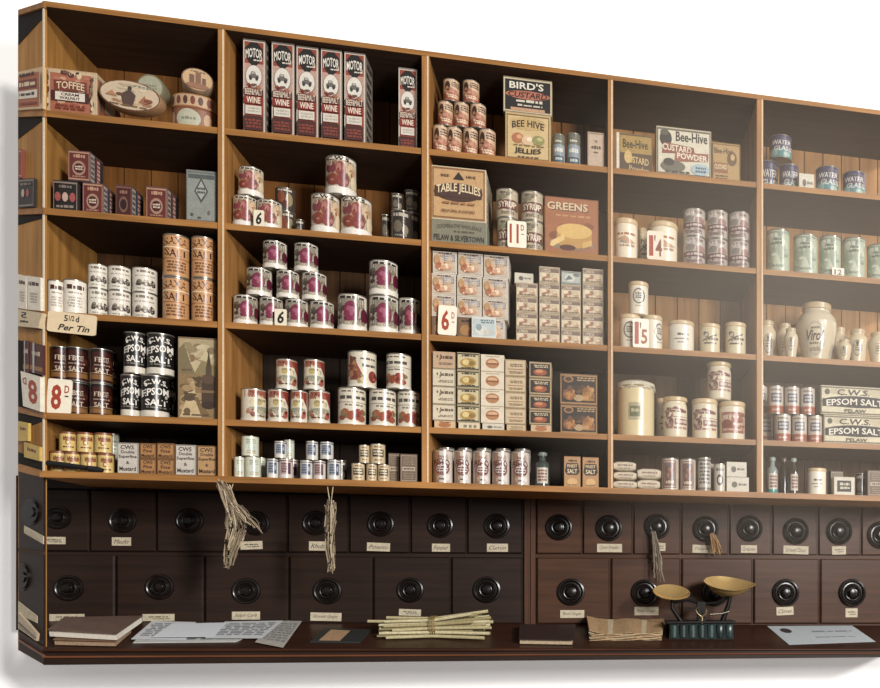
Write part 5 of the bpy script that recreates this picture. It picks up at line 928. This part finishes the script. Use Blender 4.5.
# paper bundle: a pile of folded, curling sheets
mb = MB(); PC = [mat(h, .85, 0, .3, 60) for h in ('#BFA682', '#A8845E', '#CDBB9C', '#B4946C')]
for k in range(8):
    j = lambda s_=1.6: rnd.uniform(-s_, s_)
    q = [(590+j(), 640.8), (661+j(), 640.2), (664+j(), 626), (588+j(), 625.5)]; N = 22; z = .003+k*.0046; vs = []
    ph, am = rnd.uniform(0, 6), rnd.uniform(.0008, .0032)
    for i in range(N+1):
        u = i/N
        for (fa, fb) in ((q[0], q[1]), (q[3], q[2])):
            e = .014*max(0, .12-u)/.12*(k/7) ; p = onc(fa[0]*(1-u)+fb[0]*u, fa[1]*(1-u)+fb[1]*u+rnd.uniform(-.15, .15), 0)
            vs.append(p+CN*(z+am*math.sin(u*14+ph)+e))
    n0 = len(vs); vs += [v-CN*.0026 for v in vs]
    fs = [(2*i, 2*i+2, 2*i+3, 2*i+1) for i in range(N)]+[(n0+2*i, n0+2*i+1, n0+2*i+3, n0+2*i+2) for i in range(N)]+[(2*i, n0+2*i, n0+2*i+2, 2*i+2) for i in range(N)]+[(2*i+1, 2*i+3, n0+2*i+3, n0+2*i+1) for i in range(N)]+[(0, 1, n0+1, n0), (2*N, n0+2*N, n0+2*N+1, 2*N+1)]
    mb.add(vs, fs, PC[k % 4])
tag(mb.obj('paper_bundle'), 'flat bundle of yellowed folded papers left of the scales', 'papers')
sheet('letter', [(789, 644.5), (875.5, 641.5), (852, 625.5), (767, 626)], .002, mat('#B0B8BE', .85, 0, .06, 30), 'pale blue letter with a dark seal at the right of the counter', 'letter', [('scrib', -.2, .8, .6, .7, '#8A9298', 1), ('scrib', -.3, .7, .3, .36, '#8A9298', 1), ('ell', -.7, .72, .12, .13, '#2A2A2E')])
# ---- scales
SY = .14
def sp(px, py, y=SY): return P(px, py, y)
sb = onc(690, 640, 0); sc = tag(empty('weighing_scales', sb), 'green-black counter scales with two brass pans', 'scales')
inv = Matrix.Translation(sc.location).inverted()
def put(mb, name, smooth=True, parent=None):
    o = mb.obj(name, parent or sc, smooth); o.matrix_parent_inverse = inv; return o
IRON = mat('#141210', .45, 0, .2, spec=.15); BR = mat('#FFDA96', .2, .7, .05, spec=.8); BRL = mat('#A8946E', .3, .9, .1)
x0, x1 = sp(669, 640).x, sp(734, 640).x; zt = sp(700, 623).z; zlo = lambda x, y: cz(x, y)+.001
mb = MB(); mb.hexa([(x0,SY,zlo(x0,SY)),(x1,SY,zlo(x1,SY)),(x1,SY+.16,zlo(x1,SY+.16)),(x0,SY+.16,zlo(x0,SY+.16)),(x0+.006,SY+.008,zt),(x1-.006,SY+.008,zt),(x1-.006,SY+.15,zt),(x0+.006,SY+.15,zt)], mat('#0C1414', .5, 0, .3, spec=.12)); put(mb, 'base', False)
mb = MB()
for k in range(7):
    X = x0+(x1-x0)*(k+.5)/7; mb.lathe([(.8, 0), (1, .05), (1, .95), (.8, 1)], mat('#1E2E2D' if k % 2 else '#2A3F3D', .3, 0, .4, 60), 14, c=(0, 0, 0), cap=True)
    for i in range(len(mb.v)-14*4, len(mb.v)): v = mb.v[i]; mb.v[i] = (X+v[0]*.019, SY+.006+v[1]*.014, zlo(X, SY)+.006+v[2]*(zt-zlo(X, SY)-.014))
put(mb, 'fluted_front')
mb = MB(); mb.box(x0-.008, x1+.008, SY-.012, SY+.16, zt, zt+.009, IRON); put(mb, 'top_plate', False)
mb = MB(); cp = sp(700, 620, SY+.06); mb.tube([(sp(682, 621, .2).x, .2, zt), (sp(672, 612, .2).x, .2, sp(672, 608, .2).z), sp(672, 600, .2)], .012, IRON, 10, .008); mb.tube([(sp(722, 621, .2).x, .2, zt), sp(728, 606, .2), sp(731, 594, .2)], .014, IRON, 10, .009); put(mb, 'pan_supports')
mb = MB(); mb.tube([sp(672, 603, .2), sp(688, 600, .2), sp(702, 604, .2), sp(716, 603, .2), sp(730, 597, .2)], .007, IRON, 8); mb.box(sp(697,1,.2).x, sp(705,1,.2).x, .18, .215, zt, sp(700, 602, .2).z, IRON); put(mb, 'beam')
mb = MB(); Y = SY-.008
mb.tube([sp(702, 623.5, Y), sp(702, 617, Y), sp(697.5, 613.5, Y), sp(695.7, 610, Y), sp(697.5, 607, Y)], .0035, BRL, 8, .0022); mb.tube([sp(702, 617, Y), sp(705.5, 614, Y), sp(706.8, 610.5, Y), sp(706, 607.5, Y)], .0033, BRL, 8, .0022); put(mb, 'brass_pointer')
mb = MB(); mb.tube([sp(710, 614.5, Y), sp(722, 613.5, Y)], .006, mat('#8A8478', .25, .8), 10); mb.tube([sp(722, 613.5, Y), sp(729, 611.5, Y)], .008, mat('#57564E', .25, .8), 10, .006); put(mb, 'balance_weight')
def pan(cx, cy, rx, depth, Y, tx, ty, name, m, sy=1, lip=0):
    c = P(cx, cy, Y); R = XP(cx+rx, Y)-c.x; mb = MB()
    mb.lathe([(.0, -depth), (.35, -depth*.96), (.7, -depth*.6), (.9, -depth*.25), (1., 0), (1.03, .01), (1.0, .02), (.88, -depth*.2), (.66, -depth*.52), (.33, -depth*.88), (0, -depth*.92)], m, 40, cap=False, sx=1, sy=sy)
    if lip:
        nv = []
        for v in mb.v:
            k = max(0, v[0]-.3); nv.append((v[0]+k*lip, v[1]*(1-.5*k), v[2]+k*.12))
        mb.v = nv
    o = put(mb, name); o.location = c; o.scale = (R, R, R); o.rotation_euler = (tx, ty, 0); return o
pan(671.5, 592, 18, .34, .2, .42, .06, 'brass_pan', BR)
pan(727, 583.5, 22.5, .55, .2, .34, .1, 'brass_scoop_pan', BR, sy=.9, lip=.32)
# ================================================================== hanging herbs and tassels
def herb_hook(px, py, Y): return P(px, py, Y)
rnd = random.Random(11)
HB = [mat(h, .85, 0, .2, 80) for h in ('#A09078', '#85755F', '#B9A98E', '#6E6050')]
def bundle(name, label, path, spread, n, r, fray, top=None, Y=-.045, hb=HB):
    mb = MB()
    for k in range(n):
        s = rnd.uniform(-1, 1); s2 = rnd.uniform(-1, 1); t0 = rnd.uniform(0, .12); t1 = rnd.uniform(.55, 1.0); pts = []
        for i in range(7):
            t = t0+(t1-t0)*i/6; f = t*(len(path)-1); j = min(int(f), len(path)-2); u = f-j
            px = path[j][0]*(1-u)+path[j+1][0]*u; py = path[j][1]*(1-u)+path[j+1][1]*u
            w = spread[j]*(1-u)+spread[j+1]*u
            p = P(px+s*w+rnd.uniform(-fray, fray), py+rnd.uniform(-fray, fray), Y); p.y += s2*.014; pts.append(p)
        mb.tube(pts, r*rnd.uniform(.7, 1.2), hb[k % len(hb)], 5)
    if top:
        for a, b_ in top: mb.tube([P(*a, Y), P((a[0]+b_[0])/2, (a[1]+b_[1])/2, Y), P(*b_, -.031)], r*.7, hb[2], 5)
    return tag(mb.obj(name, smooth=True), label, 'dried herbs')
bundle('dried_herb_bundle', 'bushy bunch of dried herb roots hanging by the first upright', [(222, 482), (232, 505), (238, 528), (232, 548), (228, 568)], [5, 5, 11, 6, 3], 66, .003, 2.0, [((227, 495), (218, 479)), ((229, 496), (233, 484)), ((226, 493), (222, 483))])
bundle('dried_herb_bundle', 'bushy side sprig of dried roots beside the first bunch', [(232, 500), (244, 512), (254, 524), (266, 535)], [3, 4, 4, 1], 16, .0026, 1.6)
bundle('dried_herb_plait', 'narrow plaited bunch of dried roots hanging by a loop', [(330.5, 500), (330.5, 515), (329, 535), (331, 555), (331, 574)], [3.2, 5, 4.2, 2.8, 3.5], 50, .003, 1.2, [((330, 503), (327.5, 487)), ((331, 503), (333, 487))])
bundle('raffia_tassel', 'pale grey raffia tassel hanging from a drawer knob above the scales', [(653, 531), (656, 545), (657, 562), (659, 582)], [1.5, 3, 4.5, 6.5], 44, .0018, .7, None, DY-.055, [mat(h, .8, 0, .2, 80) for h in ('#8E8472', '#77695A', '#A39A88')])
bundle('straw_tassel', 'small tan straw tassel hanging over a label card', [(711.5, 533), (715, 543), (718, 555)], [1.5, 4, 5.5], 40, .0025, .6, None, DY-.06, [mat(h, .8, 0, .2, 80) for h in ('#A07A52', '#B58E64', '#80603E')])
# ================================================================== narrow angled return at the far left
ac = P(44, HY, 0); ac.z = 0; zc = (ac-CAM).dot(Vector((ST, CT, 0)))
rt = .985; a18 = (18-PX)/F0; zz = zc/rt
bc_ = Vector((CAM.x, CAM.y, 0))+Vector((CT, -ST, 0))*(a18*zz)+Vector((ST, CT, 0))*zz
wd = (bc_-ac).normalized(); WN = Vector((wd.y, -wd.x, 0))
if WN.y > 0: WN = -WN
W0 = Vector((ac.x-.003, ac.y+.002, 0))
def wp(px, py, off=0.): return hit(px, py, W0+WN*off, WN)
def wq(mb, pts, off, th, m):
    t = [wp(x, y, off) for x, y in pts]; n = len(t); b_ = [p-WN*th for p in t]
    mb.add(b_+t, [tuple(reversed(range(n))), tuple(range(n, 2*n))]+[(i, (i+1)%n, n+(i+1)%n, n+i) for i in range(n)], m)
SHADEP = wood('painted_shade', '#17110D', '#221913', 'X', .7, .2)
ret = tag(empty('shelf_return', tuple(wp(31, 655))), 'narrow angled return carrying the shelves round the far left corner', 'shelving unit')
inv = Matrix.Translation(ret.location).inverted()
def wput(mb, name, parent=None):
    o = mb.obj(name, parent or ret, fix=True); o.matrix_parent_inverse = inv; return o
mb = MB(); wq(mb, [(18, 650), (43.5, 664.5), (43.5, 1.8), (18, 10)], 0, .012, OAK_END); wput(mb, 'back_panel')
for nm, p in (('top_board', [(18, 15), (43.5, 6.8), (43.5, 1.6), (18, 9.8)]), ('shelf', [(18, 116.8), (43.5, 116), (43.5, 109.3), (18, 111)]), ('shelf', [(18, 214.6), (43.5, 213.6), (43.5, 207.3), (18, 208.6)]), ('shelf', [(18, 313.5), (43.5, 317), (43.5, 310.8), (18, 307.8)]), ('shelf', [(18, 412.5), (43.5, 418.3), (43.5, 412.3), (18, 406.5)]), ('bottom_shelf', [(18, 471.2), (43.5, 478), (43.5, 471), (18, 463.5)])):
    mb = MB(); wq(mb, p, .008, .01, OAK_X); wput(mb, nm)
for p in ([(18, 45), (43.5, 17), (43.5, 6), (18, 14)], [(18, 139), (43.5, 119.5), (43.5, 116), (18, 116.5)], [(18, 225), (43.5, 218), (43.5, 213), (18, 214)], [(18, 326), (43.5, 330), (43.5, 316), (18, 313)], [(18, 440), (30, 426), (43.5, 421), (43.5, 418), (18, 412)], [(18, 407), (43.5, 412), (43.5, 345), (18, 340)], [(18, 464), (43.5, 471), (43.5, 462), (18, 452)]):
    mb = MB(); wq(mb, p, .002, .003, SHADEP); wput(mb, 'painted_shade_panel')  # shade below boards and behind tins painted as dark patches
mb = MB(); wq(mb, [(19, 649.8), (43.5, 664), (43.5, 477.5), (19, 471.3)], .004, .008, MAHOG); wput(mb, 'drawer_panel')
for p, m in (([(18, 551.5), (43.5, 555), (43.5, 551.5), (18, 548)], UNDER), ([(18, 634), (43.5, 650.5), (43.5, 647), (18, 630.5)], CNT), ([(18, 641), (43.5, 657), (43.5, 655), (18, 639)], CNT_L)):
    mb = MB(); wq(mb, p, .008, .006, m); wput(mb, 'moulding')
for cx, cy, rx, ry in ((30, 512, 9, 13.5), (21.5, 577, 7.5, 14)):
    mb = MB()
    for f, off in ((1, .007), (.82, .011), (.55, .009), (.36, .016)):
        wq(mb, [(max(19.2, cx+rx*f*math.cos(2*PI*k/20)), cy-ry*f*math.sin(2*PI*k/20)) for k in range(20)], off, off, KNOB)
    wput(mb, 'knob')
for p in ([(24, 533), (43, 544), (43, 536), (24, 525.5)], [(18, 614), (37, 623), (37, 616), (18, 601)]):
    mb = MB(); wq(mb, p, .0065, .004, mat('#BFB49C', .7, 0, .2, 60)); wput(mb, 'label_card')
xa = XP(44); mb = MB()
mb.hexa([(xa-.005,-.001,P(44,662).z),(xa+.001,-.005,P(44,662).z),(xa+.003,-.001,P(44,662).z),(xa,.002,P(44,662).z),(xa-.005,-.001,topZ(xa)-.02),(xa+.001,-.005,topZ(xa)-.02),(xa+.003,-.001,topZ(xa)-.02),(xa,.002,topZ(xa)-.02)], mat('#DCCDB6', .5)); wput(mb, 'corner_bead')
def relief(name, cat, label, quad, base, ops, th=.014, mats_=None):
    mb = MB(); wq(mb, quad, th, th-.003, mats_ or mat(base, .5)); r = mb.obj(name, fix=True)
    if ops:
        L = MB()
        def mp(x, y, lay):
            u = (1-x)/2; p = [Vector(q) for q in quad]; q = p[0]*(1-u)*(1-y)+p[1]*u*(1-y)+p[2]*u*y+p[3]*(1-u)*y
            return wp(q.x, q.y, th+lay*.0004)
        draw(L, ops, mp, step=9); L.obj('printed_front', r)
    return tag(r, label, cat)
relief('grocery_box', 'box', 'slice of a salmon toffee box on the narrow return', [(18, 110), (42.8, 108.5), (42.8, 66.5), (18, 72)], '#C9AE88', [('rect', -.7, .98, .06, .9, '#B4623E'), ('rect', -.5, .98, .52, .76, '#7A2E22'), ('scrib', -.4, .9, .55, .72, '#E6CFA8', 1), ('rect', -.55, .98, .28, .48, '#E6DCCA'), ('scrib', -.4, .9, .32, .44, '#4A2A22', 1), ('scrib', -.4, .9, .82, .95, '#4A2620', 1), ('scrib', -.5, .9, .1, .2, '#8E3A26', 1), ('ell', -.86, .5, .06, .4, '#6A5A48')])
relief('square_tin', 'tin', 'sliver of a red square tin at the edge of the narrow return', [(18, 178), (21.8, 178), (21.8, 149), (18, 149)], '#7A3A30', [('frame', -.9, .9, .05, .95, .2, .06, '#B4866A')])
relief('square_tin', 'tin', 'black square tin slice low on the narrow return', [(18, 207.8), (33.5, 206.5), (34, 178), (18, 179)], '#24201F', [('frame', -.96, .96, .04, .96, .06, .05, '#8E7A6E'), ('ell', -.2, .5, .2, .14, '#A8504A'), ('ell', .4, .5, .2, .14, '#C2A294'), ('scrib', -.6, .8, .74, .86, '#7E6E64', 1)])
for i, q in enumerate(([(27.5, 309.5), (40.5, 310.7), (40.5, 277.5), (27, 275.5)], [(18, 308), (26, 309.3), (26, 276), (18, 274)])):
    relief('grocery_tin', 'tin', f'plain white printed tin slice on the narrow return, {("inner","outer")[i]} one', q, '#E0D8C9', [('scrib', -.8, .8, .68, .86, '#4C2420', 1), ('scrib', -.6, .6, .2, .52, '#B5AA9A', 4)])
relief('price_card', 'price card', 'half of a cream price card wrapped onto the narrow return', [(18, 326), (38, 328), (42, 313), (18, 309)], '#CDBB9C', [('txt', '5', .5, .7, .5, .35, K), ('scrib', 0, .8, .2, .4, K, 1)], .02)
for i, q in enumerate(([(30, 372), (42.5, 375), (42.5, 345), (30, 342)], [(23, 372), (29, 372), (29, 341), (23, 340)])):
    relief('salt_tin', 'tin', f'dark red salt tin slice on the narrow return, {("inner","outer")[i]} one', q, '#4A1712', [('rect', -1, 1, .1, .24, '#9A6A38'), ('scrib', -.7, .7, .55, .75, '#C9B6A0', 1), ('rect', .3, .6, .0, 1, '#B9B4B0')])
relief('price_card', 'price card', 'mirrored half of a white 8d card on the narrow return', [(23, 406), (40, 411.5), (40, 377), (20.5, 371)], '#E0D9C8', [('txt', '8', -.2, .5, 1.0, .7, RD, {'b': .03}), ('txt', 'D', .65, .75, .4, .2, RD)], .02)
relief('mustard_tin', 'tin', 'yellow mustard tin slice on the narrow return, upper', [(18, 441), (28, 441), (28, 423), (18, 421)], '#C0A258', [('scrib', -.6, .6, .5, .75, '#7A3A20', 1)])
relief('mustard_tin', 'tin', 'yellow mustard tin slice on the narrow return, lower', [(24, 457), (39.5, 461), (39.5, 447), (24, 442)], '#C0A258', [('scrib', -.6, .6, .4, .75, '#7A3A20', 1)])
relief('book', 'book', 'page edges of a book slice at the foot of the narrow return', [(18, 628), (36, 641), (37, 634), (18, 612)], '#B0A08A', [('rect', -.97, .97, .3, .42, '#57423A'), ('scrib', -.9, .9, .05, .28, '#8E7E68', 1)])
ws = ('top', 'second', 'third', 'fourth', 'bottom'); wb = ('first', 'second', 'third', 'fourth', 'fifth')
PL = {'script_box': 'white script boxes', 'gold_box': 'yellow and black framed boxes', 'orange_oval_box': 'boxes with an orange oval', 'cream_box': 'tan script packets', 'black_orange': 'black boxes with an orange dish', 'small_pack': 'small brown pictured packets', 'milk_box': 'pale pictured food boxes', 'milk_box_dark': 'brown pictured food boxes'}
for (b_i, l_i, kd), its in ITEMS.items():
    if len(its) > 1:
        nm = PL.get(kd) or ((KIND[kd][0] if kd in KIND and D[kd][0] == 'box' else kd).replace('_', ' ')+('es' if its[0].name.split('.')[0].endswith('box') else 's'))
        if kd in KIND and D[kd][0] == 'box' and kd not in PL: nm = {'cws_white': 'off-white mustard boxes', 'cws_small': 'small tan mustard packets', 'motor': 'tall red wine cartons'}.get(kd, nm)
        for it in its: it['group'] = f'{nm} on the {ws[l_i-1]} shelf of the {wb[b_i-1]} bay'
for kd, g in (('paper_packet', 'paper packets on the bottom shelf'), ('paper_sheet', 'loose papers on the counter'), ('glass_bottle', 'glass bottles on the bottom shelf')):
    for o in col.objects:
        if o.parent is None and o.name.split('.')[0] == kd: o['group'] = g
# ================================================================== white room behind, light, camera
wm = bpy.data.materials.new('glowing_white_wall'); wm.use_nodes = True
b = wm.node_tree.nodes['Principled BSDF']; nz = wm.node_tree.nodes.new('ShaderNodeTexNoise'); nz.inputs['Scale'].default_value = 3
rp = wm.node_tree.nodes.new('ShaderNodeValToRGB'); rp.color_ramp.elements[0].color = (.9, .9, .9, 1); rp.color_ramp.elements[1].color = (.94, .94, .94, 1)
wm.node_tree.links.new(nz.outputs['Fac'], rp.inputs['Fac']); wm.node_tree.links.new(rp.outputs['Color'], b.inputs['Base Color'])
b.inputs['Roughness'].default_value = .9; b.inputs['Emission Color'].default_value = (1, 1, 1, 1); b.inputs['Emission Strength'].default_value = WALL_GLOW  # wall glows by itself so it reads as plain white
mb = MB(); mb.box(-6, 6, DEP+.035, DEP+.16, 0, 5, wm); o = mb.obj('wall_back'); o['kind'] = 'structure'
fm = wood('floor_boards', '#4A3422', '#6A4A30', 'X')
mb = MB(); mb.box(-6, 6, -9, DEP+.16, -.1, 0, fm); o = mb.obj('floor'); o['kind'] = 'structure'
# added haze volume standing in for lens veil over the right-hand bays
if HAZE > 0:
    hm = bpy.data.materials.new('lens_veil_haze'); hm.use_nodes = True; nt = hm.node_tree; nt.nodes.remove(nt.nodes['Principled BSDF'])
    vs = nt.nodes.new('ShaderNodeVolumeScatter'); vs.inputs['Color'].default_value = (1, .87, .72, 1); vs.inputs['Anisotropy'].default_value = -.45
    tc = nt.nodes.new('ShaderNodeTexCoord'); gr = nt.nodes.new('ShaderNodeTexGradient'); gr.gradient_type = 'SPHERICAL'
    mu = nt.nodes.new('ShaderNodeMath'); mu.operation = 'MULTIPLY'; mu.inputs[1].default_value = HAZE
    nt.links.new(tc.outputs['Object'], gr.inputs['Vector']); nt.links.new(gr.outputs['Fac'], mu.inputs[0]); nt.links.new(mu.outputs[0], vs.inputs['Density']); nt.links.new(vs.outputs['Volume'], nt.nodes['Material Output'].inputs['Volume'])
    mb = MB(); mb.lathe([(math.sin(PI*i/16), -math.cos(PI*i/16)) for i in range(1, 16)], hm, 32); o = mb.obj('lens_veil_haze', smooth=True)
    c = P(800, 305, -.55); o.location = c; o.scale = (1.35, .45, 1.25); tag(o, 'thin warm haze volume added as lens veil before the right-hand shelves', 'haze', kind='stuff')
sun = bpy.data.lights.new('low_window_sun', 'SUN'); sun.energy = SUN_E; sun.angle = math.radians(6); sun.color = (1, .965, .91)
so = bpy.data.objects.new('low_window_sun', sun); col.objects.link(so)
dv = Vector((.72, -1, .33)); so.rotation_euler = dv.to_track_quat('Z', 'Y').to_euler(); so.location = (4, -5, 4)
ar = bpy.data.lights.new('shop_window', 'AREA'); ar.energy = WIN_E; ar.size = 1.1; ar.size_y = 1.3; ar.shape = 'RECTANGLE'; ar.color = (1, .97, .94)
ao = bpy.data.objects.new('shop_window', ar); col.objects.link(ao); ao.location = (2.4, -5.4, 2.5)
ao.rotation_euler = (Vector((2.4, -5.4, 2.5))-Vector((-.2, 0, 2.2))).to_track_quat('Z', 'Y').to_euler()
w = bpy.data.worlds.new('room_light'); bpy.context.scene.world = w; w.use_nodes = True
w.node_tree.nodes['Background'].inputs[0].default_value = (1, .97, .93, 1); w.node_tree.nodes['Background'].inputs[1].default_value = AMB
cam = bpy.data.cameras.new('camera'); co = bpy.data.objects.new('camera', cam); col.objects.link(co)
co.location = CAM; co.rotation_euler = (PI/2, 0, -TH); cam.sensor_fit = 'HORIZONTAL'; cam.sensor_width = 36; cam.lens = 36*F0/880
cam.shift_x = (440-PX)/880; cam.shift_y = (HY-344)/880; cam.clip_start = .05
sc_ = bpy.context.scene; sc_.camera = co
sc_.view_settings.view_transform = 'Standard'; sc_.view_settings.look = 'None'
